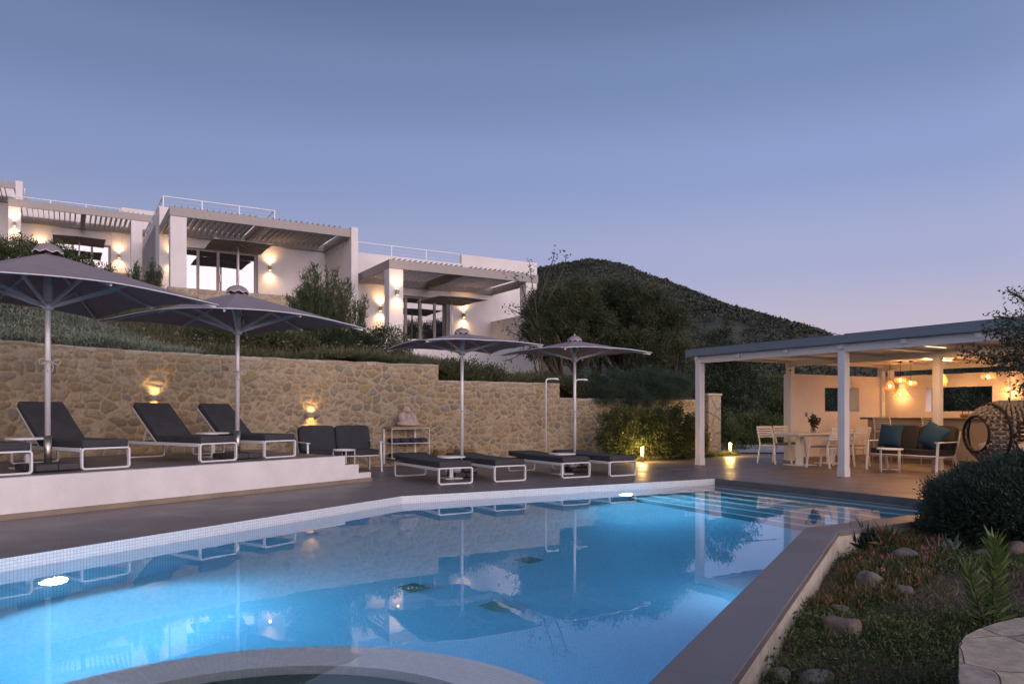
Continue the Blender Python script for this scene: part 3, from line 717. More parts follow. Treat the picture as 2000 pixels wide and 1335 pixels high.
# cut where the top steps down: at x=-1.7 and x=1.25
i1 = int(np.argmin(np.abs(wl[:, 0]+1.72))); i2 = int(np.argmin(np.abs(wl[:, 0]-1.22)))
i0 = int(np.argmin(np.abs(wl[:, 1]-4.5)))   # nothing of the wall nearer than this is ever in view
def wall_piece(a, b, H, base=0.0, seed=3, cap=.10):
    idx = np.arange(a, b+1); nu = len(idx); zs = np.arange(0, H+1e-6, step); nz = len(zs)
    Uc, Zc = np.meshgrid(seg_u[idx], zs, indexing='ij')
    T, rel, k = masonry(Uc.ravel(), Zc.ravel(), wlen, 2.6, np.random.default_rng(seed), .195)
    T = T.reshape(nu, nz, 3); rel = rel.reshape(nu, nz)
    # flat capping course
    rc = np.random.default_rng(seed+5); cut = np.cumsum(rc.uniform(.22, .55, 200)); cid = np.searchsorted(cut, seg_u[idx])
    ct = np.array([(.37, .30, .23), (.33, .26, .19), (.40, .34, .27)])[rc.integers(0, 3, 201)]*rc.uniform(.85, 1.1, 201)[:, None]; ch = rc.uniform(.05, .10, 201)
    edge = np.minimum(np.abs(seg_u[idx][:, None]-cut[None]).min(1), 1)
    for q in range(nz):
        mtop = (H-zs[q]) < ch[cid]
        jn = (np.abs((H-zs[q])-ch[cid]) < .012) | (edge < .010)
        T[mtop, q] = ct[cid][mtop]; rel[mtop, q] = .02
        jj = mtop & jn; T[jj, q] = (.30, .24, .18); rel[jj, q] = .005
    base_xy = wl[idx]; nn = nr[idx]
    off = rel*1.0
    V = np.zeros((nu, nz+2, 3)); V[:, :nz, 0] = base_xy[:, None, 0]+nn[:, None, 0]*off; V[:, :nz, 1] = base_xy[:, None, 1]+nn[:, None, 1]*off; V[:, :nz, 2] = base+zs[None]
    top_n = np.array([noise.noise(Vector((s*2.2, 0, seed)))*.018+noise.noise(Vector((s*9, 3, seed)))*.010 for s in seg_u[idx]])
    V[:, nz-1, 2] += top_n; V[:, nz-2, 2] += top_n*.5
    V[:, nz, :2] = base_xy-nn*.42; V[:, nz, 2] = base+H+top_n
    V[:, nz+1, :2] = base_xy-nn*.42; V[:, nz+1, 2] = base
    C = np.ones((nu, nz+2, 4)); C[:, :nz, :3] = T; C[:, nz:, :3] = (.34, .28, .21)
    m = nz+2; i = np.arange(nu-1)[:, None]*m; j = np.arange(m-1)[None]
    F = np.stack([i+j, i+m+j, i+m+j+1, i+j+1], -1).reshape(-1, 4)
    # end caps
    e0 = [(0*m+q, 0*m+q+1) for q in range(nz-1)]
    Vx = V.reshape(-1, 3)
    cb = []
    for s_ in (0, nu-1):
        o = s_*m
        for q in range(0, nz-1): cb.append((o+q, o+q+1, o+nz, o+nz+1) if False else (o+q, o+q+1, o+nz, o+nz))
    F = F.tolist()
    V2_ = Vx.tolist(); C2 = C.reshape(-1, 4).tolist()
    for s_ in (0, nu-1):   # proper end face: mirror column set back
        o = s_*m; b0 = len(V2_)
        for q in range(nz):
            x = V2_[o+q]; V2_.append([base_xy[s_][0]-nn[s_][0]*.42, base_xy[s_][1]-nn[s_][1]*.42, x[2]]); C2.append(C2[o+q])
        for q in range(nz-1): F.append([o+q, b0+q, b0+q+1, o+q+1] if s_ else [o+q, o+q+1, b0+q+1, b0+q])
    return V2_, F, C2
allV = []; allF = []; allC = []
for a, b, H in ((i0, i1, 2.33), (i1, i2, 1.97), (i2, nW-1, 1.58)):
    v, f, c = wall_piece(a, b, H, 0.0, 3)
    o = len(allV); allV += v; allC += c; allF += [[q+o for q in x] for x in f]
tag(npmesh('stone_wall', allV, allF, M_stone, smooth=True, col=allC), 'long curved retaining wall of tan rubble stone stepping down behind the loungers', 'wall')
WALL_XY = wl; WALL_N = nr

# ================================================================== slope behind the wall
CP = []
for k in range(0, nW, 60):
    H = 2.26 if k <= i1 else (1.9 if k <= i2 else 1.45)
    CP.append((wl[k][0], wl[k][1], H, 1.0))
CP += [(-10, 14.5, 3.5, 1), (-12.5, 18, 4.3, 1), (-9.3, 17.5, 3.5, 1), (-6.5, 19.5, 3.0, 1), (-3.3, 21, 2.6, 1), (-16, 12, 5.3, 1), (-20, 5, 6.5, 1), (-14, 6, 4.5, 1),
       (-11.6, 24.4, 4.6, 2), (-9, 25.8, 4.5, 2), (-6.4, 27.4, 4.2, 2), (-12.8, 23, 4.9, 2), (-21, 29.8, 7.3, 2), (-18, 31, 7.0, 2), (-15.6, 32.6, 6.6, 2), (-27, 30, 8.4, 2), (-33, 26, 8.4, 2),
       (-4.6, 25.2, 2.75, 2), (-2, 26.6, 2.6, 2), (.8, 28.4, 2.5, 2), (3, 25, 1.7, 1), (6, 27, 1.3, 1), (6, 32, 2.2, 1), (2, 33, 2.6, 1), (6.4, 23.4, -.35, 5), (7.2, 24.6, -.35, 5), (8.2, 24.0, -.35, 5), (6.8, 25.8, -.3, 4), (9, 27.5, -.35, 5), (9, 25.6, -.35, 4), (11, 27, -.3, 3), (8, 30, .9, 1), (12, 29, .0, 2), (16, 28.5, -.3, 2), (22, 31, -.6, 2),
       (20, 40, -1, 2), (10, 42, 1, 2), (40, 45, -2, 2), (-60, 40, 9, 2), (-45, 60, 9, 2), (-20, 60, 8, 2), (-25, 42, 8, 2), (-8, 40, 5, 2), (0, 60, 5, 2), (-2, 45, 6, 2), (30, 70, 2, 2), (60, 80, 0, 2), (-30, 15, 6.5, 2), (-60, 10, 8, 2)]
CPa = np.array(CP)
def hill_z(x, y):
    x = np.atleast_1d(np.asarray(x, float)); y = np.atleast_1d(np.asarray(y, float))
    d2 = (x[:, None]-CPa[:, 0])**2+(y[:, None]-CPa[:, 1])**2+.02
    w = CPa[:, 3]/d2**1.6
    return (w*CPa[:, 2]).sum(1)/w.sum(1)
back = wl-nr*.30
selk = list(range(0, nW, 12)); Wb = back[selk]
endW = np.array([(7.2, 24.2), (9.5, 26.2), (14, 28.0), (21, 29.5), (32, 31), (50, 32)])
Wb = np.concatenate([Wb, endW]); nWb = len(Wb)
Gp = [Vector(p) for p in [(-75, -10), (-72, 10), (-68, 28), (-62, 45), (-50, 62), (-30, 78), (-5, 88), (20, 92), (45, 92), (80, 90), (120, 85)]]
gl, _ = resample(Gp, 1.0); gl = np.array([(p.x, p.y) for p in gl]); gi = np.linspace(0, len(gl)-1, nWb).astype(int); G = gl[gi]
vv = np.concatenate([np.linspace(0, .25, 60), np.linspace(.26, 1, 70)])**1.5
XY = Wb[:, None]*(1-vv[None, :, None])+G[:, None]*vv[None, :, None]
Zh = hill_z(XY[..., 0].ravel(), XY[..., 1].ravel())
nz_ = np.array([noise.noise(Vector((x*.7, y*.7, 0)))*.16+noise.noise(Vector((x*.2, y*.2, 4)))*.3 for x, y in XY.reshape(-1, 2)])
fade = np.clip(np.repeat(np.zeros(nWb)[:, None]+vv[None]*25, 1, 0), 0, 1).ravel()
Zh = Zh+nz_*fade
H3 = np.concatenate([XY.reshape(-1, 2), Zh[:, None]], 1); m = len(vv)
i = np.arange(nWb-1)[:, None]*m; j = np.arange(m-1)[None]
F = np.stack([i+j, i+m+j, i+m+j+1, i+j+1], -1).reshape(-1, 4)
struct(npmesh('hillside', H3, F, M_hill, smooth=True))
def hz(x, y): return float(hill_z([x], [y])[0])+noise.noise(Vector((x*.7, y*.7, 0)))*.16+noise.noise(Vector((x*.2, y*.2, 4)))*.3

# ================================================================== garden bed in the foreground
def gz(x, y):
    # distance from the coping outer line
    d = (Vector((x, y))-oE).dot(n1)
    b = -.27+.12*math.tanh(max(d, 0)*.9)+.10*math.tanh(max(d-2.2, 0)*.5)
    return b+noise.noise(Vector((x*1.3, y*1.3, 2)))*.07+noise.noise(Vector((x*5, y*5, 2)))*.02
gv = []; nx, ny = 150, 150
a0 = oS-n1*.1
for iy in range(ny):
    for ix in range(nx):
        s = -1.0+iy*.105; t = (ix/(nx-1))**1.4*13
        p = oE+dN*(s-9.0)+n1*t-n1*.1
        # keep behind the second coping line
        dd = (p-oE).dot(n2)
        if dd < -.1: p = p+n2*(-.1-dd)
        gv.append((p.x, p.y, gz(p.x, p.y)))
F = [(iy*nx+ix, iy*nx+ix+1, (iy+1)*nx+ix+1, (iy+1)*nx+ix) for iy in range(ny-1) for ix in range(nx-1)]
struct(npmesh('garden_ground', gv, F, M_gard, smooth=True))
# wide ground under and beyond everything
gm = MB(); gm.add([(-900, -500, -3.2), (1200, -500, -3.2), (1200, 1500, -3.2), (-900, 1500, -3.2)], [(0, 1, 2, 3)]); struct(gm.build('ground', M_hill))
# valley floor on the right
# ================================================================== mountain
def ridge(X):
    xs = [-300, -120, -20, 6, 27, 40, 58, 81, 108, 135, 168, 205, 245, 300, 420, 700]
    zs = [10, 30, 70, 76, 79.5, 82.0, 79, 72, 59, 48, 37.5, 28, 17, 8, 3, 0]
    return np.interp(X, xs, zs)
xs = np.concatenate([np.linspace(-300, -40, 40), np.linspace(-36, 330, 260), np.linspace(335, 700, 40)]); ys = np.concatenate([np.linspace(62, 410, 150), np.linspace(415, 700, 40)])
XX, YY = np.meshgrid(xs, ys, indexing='ij')
def mtn_z(X, Y):
    r = ridge(X*1.0); s = np.clip((Y-62)/(400-62), 0, 1); f = np.where(Y < 400, s**1.45*.92+s*.08, np.exp(-((Y-400)/160)**2))
    return -3.5+(r+3.5)*f
Zm = mtn_z(XX, YY)
nn_ = np.array([noise.fractal(Vector((x*.018, y*.018, 1)), 1, 2, 5)*5+abs(noise.noise(Vector((x*.03, y*.008, 7))))*-4 for x, y in zip(XX.ravel(), YY.ravel())]).reshape(XX.shape)
am = np.clip((YY-62)/120, 0, 1)*np.clip((440-YY)/60, .15, 1)*np.where(YY > 350, .35, 1)
Zm = Zm+nn_*am
V = np.stack([XX, YY, Zm], -1).reshape(-1, 3); m = len(ys); i = np.arange(len(xs)-1)[:, None]*m; j = np.arange(m-1)[None]
F = np.stack([i+j, i+m+j, i+m+j+1, i+j+1], -1).reshape(-1, 4)
struct(npmesh('mountain', V, F, M_mtn, smooth=True))
# scrub on the mountain: many small bushes nobody could count
def scrubmesh(name, n, mtl, rng, region, smin, smax, lab):
    ico = bpy.data.meshes.new('t'); import bmesh
    bm = bmesh.new(); bmesh.ops.create_icosphere(bm, subdivisions=1, radius=1); iv = np.array([v.co[:] for v in bm.verts]); ifc = np.array([[v.index for v in f.verts] for f in bm.faces]); bm.free(); bpy.data.meshes.remove(ico)
    xi = rng.uniform(0, 1, n); yi = rng.uniform(0, 1, n)**.75
    Y = region[2]+(region[3]-region[2])*yi; X = (region[0]+(region[1]-region[0])*xi)*(.25+.75*Y/400)
    xi_ = np.clip(np.searchsorted(xs, X)-1, 0, len(xs)-2); yi_ = np.clip(np.searchsorted(ys, Y)-1, 0, len(ys)-2)
    fx = (X-xs[xi_])/(xs[xi_+1]-xs[xi_]); fy = (Y-ys[yi_])/(ys[yi_+1]-ys[yi_])
    Z = (Zm[xi_, yi_]*(1-fx)*(1-fy)+Zm[xi_+1, yi_]*fx*(1-fy)+Zm[xi_, yi_+1]*(1-fx)*fy+Zm[xi_+1, yi_+1]*fx*fy)
    den = np.array([noise.noise(Vector((a*.03, b*.03, 9))) for a, b in zip(X, Y)])
    keep = den > rng.uniform(-.45, .35, n); X, Y, Z = X[keep], Y[keep], Z[keep]; k = len(X)
    s = smin+(smax-smin)*rng.beta(1.2, 3.2, k)*1.7
    per = np.where(Y < 150, 44, np.where(Y < 240, 20, 11)); idx = np.repeat(np.arange(k), per); m = len(idx)
    d = rand_dirs(m, rng, .55); d[:, 2] = np.abs(d[:, 2])
    rr = rng.uniform(.45, 1.05, m)[:, None]*s[idx][:, None]
    C = np.stack([X, Y, Z], 1)[idx]+d*rr*np.array([1.15, 1.15, 1.0])+np.array((0, 0, -.05))
    q = s[idx]*np.sqrt(12/per[idx])*rng.uniform(.75, 1.25, m)
    o = leaves(name, C-d*q[:, None]*.4, d*.6+rand_dirs(m, rng)*.8, 1.0, 1.0, mtl, None, rng)
    # scale every leaf about its centre to the size of its bush
    me = o.data; v = np.empty(len(me.vertices)*3, dtype=np.float32); me.vertices.foreach_get('co', v); v = v.reshape(-1, 4, 3); c = v.mean(1, keepdims=True)
    v = c+(v-c)*(q*.62)[:, None, None]+(C-c[:, 0])[:, None]; me.vertices.foreach_set('co', v.astype(np.float32).ravel()); me.update()
    tag(o, lab, 'scrub', kind='stuff')
scrubmesh('mountain_scrub', 46000, L_scrub, np.random.default_rng(4), (-60, 330, 130, 408), .55, 1.3, 'dark green scrub dotted over the whole mountain behind the trees')
scrubmesh('valley_scrub', 9000, L_scrub, np.random.default_rng(5), (-40, 420, 66, 150), .4, 1.1, 'dark bushes over the lower valley slope behind the pergola')
# ================================================================== villas
def wall_lamp(loc, rz, label, e=6.0, grp='box wall lamps on the villas', parent=None):
    """local +y points out of the wall"""
    t = thing('wall_lamp', label, 'wall lamp', loc, rz, grp)
    b = MB(); b.bb(-.05, .05, .03, .13, -.09, .09); b.build('lamp_body', M_lampm, t, bevel=.006)
    b = MB(); b.bb(-.03, .03, .0, .03, -.04, .04); b.build('bracket', M_lampm, t)
    for s in (1, -1):
        l = MB(); l.bb(-.036, .036, .045, .115, s*.092-.003, s*.092+.003); l.build('lens', E_warm, t)
        lamp('SPOT', 'lamp_beam', (0, .115, s*.10), e*4.2*(1.15 if s > 0 else .85), (1, .58, .24), t, aim=(0, -.20, s), spot_size=R(96), spot_blend=1, shadow_soft_size=.03)
        lamp('SPOT', 'lamp_wash', (0, .16, s*.12), e*3.2, (1, .60, .27), t, aim=(0, .05, s), spot_size=R(155), spot_blend=1, shadow_soft_size=.05)
    return t
def terrace_umbrella(loc, rz, side, h, label):
    t = thing('terrace_umbrella', label, 'umbrella', loc, rz, 'open parasols on the villa terraces')
    s = side/2; b = MB(); k = 6; vs = []
    for i in range(k+1):
        for j in range(k+1):
            x = -s+2*s*i/k; y = -s+2*s*j/k; q = max(abs(x), abs(y))/s; vs.append((x, y, h+.10*(1-q)-.03*(1-abs(abs(x)-abs(y))/s)*q))
    b.add(vs, [(i*(k+1)+j, (i+1)*(k+1)+j, (i+1)*(k+1)+j+1, i*(k+1)+j+1) for i in range(k) for j in range(k)])
    c = b.build('canopy', M_beigecan, t); md = c.modifiers.new('s', 'SOLIDIFY'); md.thickness = .012
    b = MB(); b.tube([(0, 0, 0), (0, 0, h+.14)], .03, 10); b.build('pole', M_pole, t)
    for a in range(8):
        an = a*math.pi/4+math.pi/4; r_ = s*(1.38 if a % 2 == 0 else .98)
        b = MB(); b.bar((0, 0, h+.06), (r_*math.cos(an), r_*math.sin(an), h-.0), .02, .02); b.build('rib', M_pole, t)
M_beigecan = mat('beige_canvas', (.30, .26, .22), .85, var=.06)
def railing(mbn, pts, z, h, villa_t, every=1.35):
    g = MB(); pst = []
    for a, b in zip(pts[:-1], pts[1:]):
        a = Vector(a); b = Vector(b); L = (b-a).length; n = max(1, round(L/every))
        for i in range(n+1):
            p = a.lerp(b, i/n); pst.append((p.x, p.y))
        g.bar((a.x, a.y, z+h), (b.x, b.y, z+h), .045, .03)
        for q in (.33, .66): g.tube([(a.x, a.y, z+h*q), (b.x, b.y, z+h*q)], .005, 5)
    for p in dict.fromkeys(pst): g.bb(p[0]-.02, p[0]+.02, p[1]-.02, p[1]+.02, z-.05, z+h)
    return g.build('railing', M_frame, villa_t)
def louvre_roof(t, W, D, zt, ang, pitch=.2, split=.5, tk=.30):
    g = MB(); g.bb(0, W, 0, .07, zt-tk, zt); g.bb(0, W, D-.07, D, zt-tk, zt); g.bb(0, .07, .07, D-.07, zt-tk, zt-.002); g.bb(W-.07, W, .07, D-.07, zt-tk, zt-.002)
    g.bb(W*split-.09, W*split+.09, .07, D-.07, zt-tk+.02, zt-.004)
    g.build('roof_frame', M_louv, t, bevel=.004)
    n = int((W-.3)/pitch); l = MB()
    for i in range(n):
        x = .2+i*pitch
        if abs(x-W*split) < .16: continue
        l.box((x, D/2, zt+.085-.115*abs(math.sin(ang))), (.23, D-.16, .022), ry=-ang)
    l.build('louvres', M_louv, t)
def door_set(t, x0, x1, y, z0, z1, panes, m=None):
    d = thing('sliding_door', None, None, (0, 0, 0)); del_ = [d.pop(k) for k in list(d.keys())] if len(d.keys()) else 0
    d.name = 'door'; d.parent = t
    f = MB(); fw = .07; 
    f.bb(x0, x1, y-.05, y+.05, z1-fw, z1); f.bb(x0, x1, y-.05, y+.05, z0, z0+fw)
    w = (x1-x0)/panes
    for i in range(panes+1):
        xc = min(max(x0+i*w, x0+.05), x1-.05); f.bb(xc-.05, xc+.05, y-.06, y+.06, z0+fw, z1-fw)
    f.build('frame', M_louv, d)
    for i in range(panes):
        p = MB(); yy = y+(.015 if i % 2 else -.015); p.bb(x0+i*w+.05, x0+(i+1)*w-.05, yy-.006, yy+.006, z0+fw, z1-fw); p.build('pane', M_glass, d)
    h = MB(); h.bb(x0+w*2+.06 if panes > 2 else x0+w+.06, x0+w*2+.08 if panes > 2 else x0+w+.08, y-.11, y-.07, z0+.95, z0+1.2); h.build('handle', M_steel, d)
def villa(name, label, O, tz, W, D, zt, ang, body, cols, door, rails, panes, lamps=(), extra=None, split=.5, depth=7, base=-3.2):
    """O plan origin: front-left corner of the pergola; tz terrace level; heights below relative to it"""
    t = thing(name, label, 'villa', (O[0], O[1], tz), TH, 'white flat-roofed villas on the slope')
    x0, x1 = body[0]; w = MB(); th = .3
    dx0, dx1, dz1 = door
    top = body[1]
    for (a, b, z) in top:
        # front wall broken round the door opening
        segs = []
        if dx0 > a and dx0 < b or dx1 > a and dx1 < b:
            l0, l1 = max(a, dx0), min(b, dx1)
            if l0 > a: segs.append((a, l0, base, z))
            segs.append((l0, l1, dz1, z)); segs.append((l0, l1, base, 0.0))
            if l1 < b: segs.append((l1, b, base, z))
        else: segs.append((a, b, base, z))
        for (p, q, lo, hi) in segs: w.bb(p, q, D, D+th, lo, hi)
        w.bb(a, b, D+th+.9, D+depth, base, z-.35)
    w.bb(x0, x0+th, D+th, D+depth, base, top[0][2]-.001); w.bb(x1-th, x1, D+th, D+depth, base, top[-1][2]-.001)
    w.bb(x0+th, x1-th, D+depth, D+depth+th, base, min(q[2] for q in top)-.002)
    w.bb(x0+th, x1-th, D+th, D+th+.9, dz1+.2, min(q[2] for q in top)-.36); 
    w.build('wall', M_villa, t, bevel=.02)
    fl = MB(); fl.bb(x0+th, x1-th, D+th, D+th+.9, -.1, .002); fl.build('threshold_floor', M_deck, t)
    louvre_roof(t, W, D, zt, ang, split=split)
    for (cx, cyy, cw_, cd) in cols:
        c = MB(); c.bb(cx, cx+cw_, cyy, cyy+cd, base if cyy < 1 else 0, zt-.31); c.build('column', M_villa, t, bevel=.012)
    door_set(t, dx0, dx1, D+.17, 0, dz1, panes)
    for r_ in rails: railing(None, r_[0], r_[1], .42, t)
    if extra: extra(t)
    return t
# terrace stone parapets in front of villa 1 and 2
def v2x(t):
    w = MB(); W = 6.15; D = 3.1; zt = 2.75
    # right end wall with five small square openings near the top
    x0, x1 = W, W+.26; zs = 2.22; ho = .21
    ys = [.62+.50*i for i in range(5)]
    w.bb(x0, x1, -.06, D, -3.2, zs); w.bb(x0, x1, -.06, D, zs+ho, zt+.10)
    prev = -.06
    for y in ys: w.bb(x0, x1, prev, y-ho/2, zs, zs+ho); prev = y+ho/2
    w.bb(x0, x1, prev, D, zs, zs+ho)
    w.build('side_wall', M_villa, t)
    f = MB(); f.bb(-.1, W, -.10, 3.1, -.3, 0); f.build('terrace_slab', M_deck, t)
    s = MB(); s.bb(-.1, W-.005, -.42, -.1, -1.9, .07); s.build('terrace_wall', M_stv, t)
O2 = (-11.25, 24.9); O3 = (-4.2, 25.9); O1 = (-20.55, 30.9); O0 = (-29.5, 33.9)
T2 = 5.20; T3 = 3.70; T1 = 6.95; T0 = 9.65
villa('villa', 'white villa with a stone-edged terrace, half-open grey louvres and a four-pane door', O2, T2, 6.15, 3.1, 2.78, R(100), ((0, 6.4), [(0, 6.4, 3.50)]), [(.02, .0, .50, .45)], (.62, 3.48, 2.12), [([(.15, 10), (.15, 3.25), (4.15, 3.25), (4.15, 10)], 3.5)], 4, extra=v2x)
def v3x(t):
    f = MB(); f.bb(-.1, 6.15, .12, 3.5, -.35, 0); f.build('terrace_slab', M_deck, t)
    w = MB(); w.bb(-.5, 6.15, -.12, .12, -2.2, .04); w.bb(5.95, 6.15, .12, 3.5, -2.2, 1.32); w.build('terrace_wall', M_villa, t)
    g = MB(); g.bb(-.22, -.12, 3.42, 3.5, 2.0, 2.35); g.build('wall_box', M_frame, t)
villa('villa', 'lowest white villa beside the trees with nearly shut louvres over its terrace', O3, T3, 6.05, 3.5, 2.74, R(52), ((0, 8.25), [(0, 4.55, 3.62), (4.55, 8.25, 4.02)]), [(.0, .0, .52, .45), (5.50, .0, .50, .45)], (1.5, 4.02, 2.12), [([(.05, 3.65), (4.5, 3.65)], 3.62)], 4, extra=v3x)
def v1x(t):
    f = MB(); f.bb(-.1, 6.0, -.1, 3.1, -.3, 0); f.build('terrace_slab', M_deck, t)
    s = MB(); s.bb(-.1, 6.0, -.42, -.1, -1.9, .25); s.build('terrace_wall', M_stv, t)
villa('villa', 'far white villa with upright open louvres and a lit lamp on its left column', O1, T1, 5.4, 3.1, 2.98, R(96), ((0, 6.3), [(0, 4.3, 3.45), (4.3, 6.3, 3.92)]), [(.0, .0, .44, .45), (4.5, .0, .44, .45)], (1.55, 3.86, 2.05), [([(.05, 3.25), (4.25, 3.25)], 3.45)], 3, extra=v1x)
def v0x(t):
    w = MB(); w.bb(6.1, 6.4, -.06, 3.1, -4, 2.85); w.build('side_wall', M_villa, t)
villa('villa', 'villa at the left edge of the picture of which only a roof corner shows', O0, T0, 6.1, 3.1, 2.75, R(96), ((0, 6.4), [(0, 6.4, 3.3)]), [(.0, .0, .60, .45)], (1.0, 3.6, 2.12), [], 3, extra=v0x)
def vl(O, tz, x, y, z): p = Vector(O)+U2*x+U1*y; return (p.x, p.y, tz+z)
LR = TH+math.pi
wall_lamp(vl(O2, T2, 3.92, 3.1, 1.62), LR, 'lit wall lamp right of the four-pane door of the middle villa', 9)
wall_lamp(vl(O2, T2, .42, 3.1, 1.62), LR, 'wall lamp hidden behind the left column of the middle villa', 7)
wall_lamp(vl(O3, T3, 1.0, 3.5, 1.52), LR, 'lit wall lamp left of the front column of the lowest villa', 9)
wall_lamp(vl(O3, T3, .27, 0, 1.62), LR, 'lit wall lamp on the front column of the lowest villa', 6)
wall_lamp(vl(O3, T3, 4.62, 3.5, 1.50), LR, 'lit wall lamp right of the door of the lowest villa', 9)
wall_lamp(vl(O1, T1, .22, 0, 1.95), LR, 'lit wall lamp on the left column of the far villa', 6)
wall_lamp(vl(O1, T1, 1.05, 3.1, 1.6), LR, 'lit wall lamp left of the door of the far villa, just above the hedge', 9)
wall_lamp(vl(O1, T1, 4.2, 3.1, 1.6), LR, 'lit wall lamp right of the door of the far villa', 9)
def pl(O, x, y): p = Vector(O)+U2*x+U1*y; return (p.x, p.y)
terrace_umbrella((*pl(O2, 2.45, 1.5), T2), TH, 2.0, 2.02, 'open beige parasol in front of the four-pane door of the middle villa')
terrace_umbrella((*pl(O3, 3.25, 1.75), T3), TH+.05, 2.0, 1.80, 'open beige parasol on the terrace of the lowest villa')
terrace_umbrella((*pl(O1, 2.55, 1.6), T1), TH, 2.0, 1.85, 'open beige parasol on the terrace of the far villa')

# ================================================================== pergola (local x = u2, y = u1, origin at the corner post)
PO = Vector((4.34, 17.5))
def pg(a, b, z=0): p = PO-U1*a+U2*b; return (p.x, p.y, z)
pt = thing('poolside_pergola', 'long white timber pergola with grey fascia and flat roof over the bar and seating', 'pergola', pg(0, 0), TH)
SP = 3.74; A1 = 12.5
def post(a, b, z1=2.38, bx=False):
    t = MB(); t.bb(b-.075, b+.075, -a-.075, -a+.075, 0, z1); t.bb(b-.083, b+.083, -a-.083, -a+.083, 0, .16); t.build('post', M_pwhite, pt, bevel=.006)
for a in (0, SP, 2*SP, 3*SP): post(a, 0)
for a in (0, SP, 2*SP, 3*SP): post(a, 3.1)
for a in (0, SP, 2*SP): post(a, 6.9 if a else 6.86)
bm_ = MB(); bm_.bb(-.065, .065, -A1, .10, 2.345, 2.50); bm_.build('front_beam', M_pwhite, pt, bevel=.004)
bm_ = MB(); bm_.bb(3.04, 3.16, -A1, .10, 2.36, 2.50); bm_.build('middle_beam', M_pwhite, pt, bevel=.004)
bm_ = MB(); bm_.bb(6.84, 6.96, -A1, .10, 2.33, 2.50); bm_.build('rear_beam', M_pwhite, pt, bevel=.004)
ra = MB(); 
for k in range(11):
    a = .02+k*SP/3
    ra.bb(-.15, -.066, -a-.042, -a+.042, 2.405, 2.49); ra.bb(.066, 3.038, -a-.04, -a+.04, 2.44, 2.502); ra.bb(3.162, 6.838, -a-.04, -a+.04, 2.44, 2.502)
ra.build('rafters', M_pwhite, pt)
for b0 in (.07, 3.165):
    s_ = MB(); s_.bb(b0, b0+(2.96 if b0 < 1 else 3.67), -A1, .10, 2.503, 2.525); s_.build('soffit', M_soffit, pt)
fa = MB(); fa.bb(-.22, -.19, -A1, .22, 2.495, 2.65); fa.bb(-.22, 7.4, .22, .25, 2.475, 2.65); fa.bb(7.37, 7.40, -A1, .22, 2.475, 2.65); fa.bb(-.19, 7.37, -A1, .22, 2.53, 2.56); fa.build('fascia', M_zinc, pt, bevel=.003)
rs = MB()
for (a0, a1_) in ((-.12, 3.62), (3.86, A1)): rs.bb(-.16, 7.36, -a1_, -a0, 2.62, 2.672)
rs.bb(-.14, 7.3, -3.80, -3.68, 2.60, 2.662)
rs.build('roof_covering', M_roofm, pt)
# LED strips under the soffit
for k, (a, b) in enumerate([(4.25, 1.35), (6.55, 1.05), (4.9, 4.6), (7.9, 4.6), (2.6, 4.6)]):
    s_ = MB(); s_.bb(b-.0, b+1.15, -a-.007, -a+.007, 2.492, 2.5025); s_.build('led_strip', E_led, pt)
    l = lamp('AREA', 'led_glow', (b+.55, -a, 2.47), 46, (1, .50, .20), pt, shape='RECTANGLE', size=1.1, size_y=.03)
# walls of the bar
bw = thing('bar_wall', 'cream rendered corner wall of the bar with two square openings', 'wall', pg(0, 0), TH)
def wall_open(y0, y1, H, o0, o1, oz0, oz1, th, along='b'):
    m_ = MB()
    def q(a0, a1, z0, z1):
        if a1-a0 < 1e-4 or z1-z0 < 1e-4: return
        if along == 'b': m_.bb(a0, a1, 0, th, z0, z1)
        else: m_.bb(6.98, 6.98+th, -a1, -a0, z0, z1)
    q(y0, o0, 0, H); q(o1, y1, 0, H); q(o0, o1, 0, oz0); q(o0, o1, oz1, H)
    return m_
wall_open(3.20, 6.978, 2.18, 4.45, 5.88, 1.235, 1.86, .28).build('left_wall', M_cream2 if 'M_cream2' in globals() else M_villa, bw)
wall_open(-.28, 12.0, 2.20, 1.18, 2.85, 1.235, 1.86, .28, 'a').build('right_wall', M_villa, bw)
k_ = MB(); k_.bb(3.2, 6.96, -.012, -.001, 0, .07); k_.bb(6.967, 6.979, -12, -.013, 0, .07); k_.build('skirting', M_skirt, bw)
# bar counter
bc = thing('bar_counter', 'pale rendered bar counter with a dark stone top', 'bar counter', pg(.85, 5.0), TH)
b = MB(); b.bb(0, .5, -9, 0, .10, 1.03); b.build('counter_front', M_bar, bc); b = MB(); b.bb(.05, .45, -9, -.05, 0, .10); b.build('plinth', M_skirt, bc)
b = MB(); b.bb(-.12, .62, -9.1, .14, 1.032, 1.085); b.build('countertop', M_top, bc, bevel=.006)
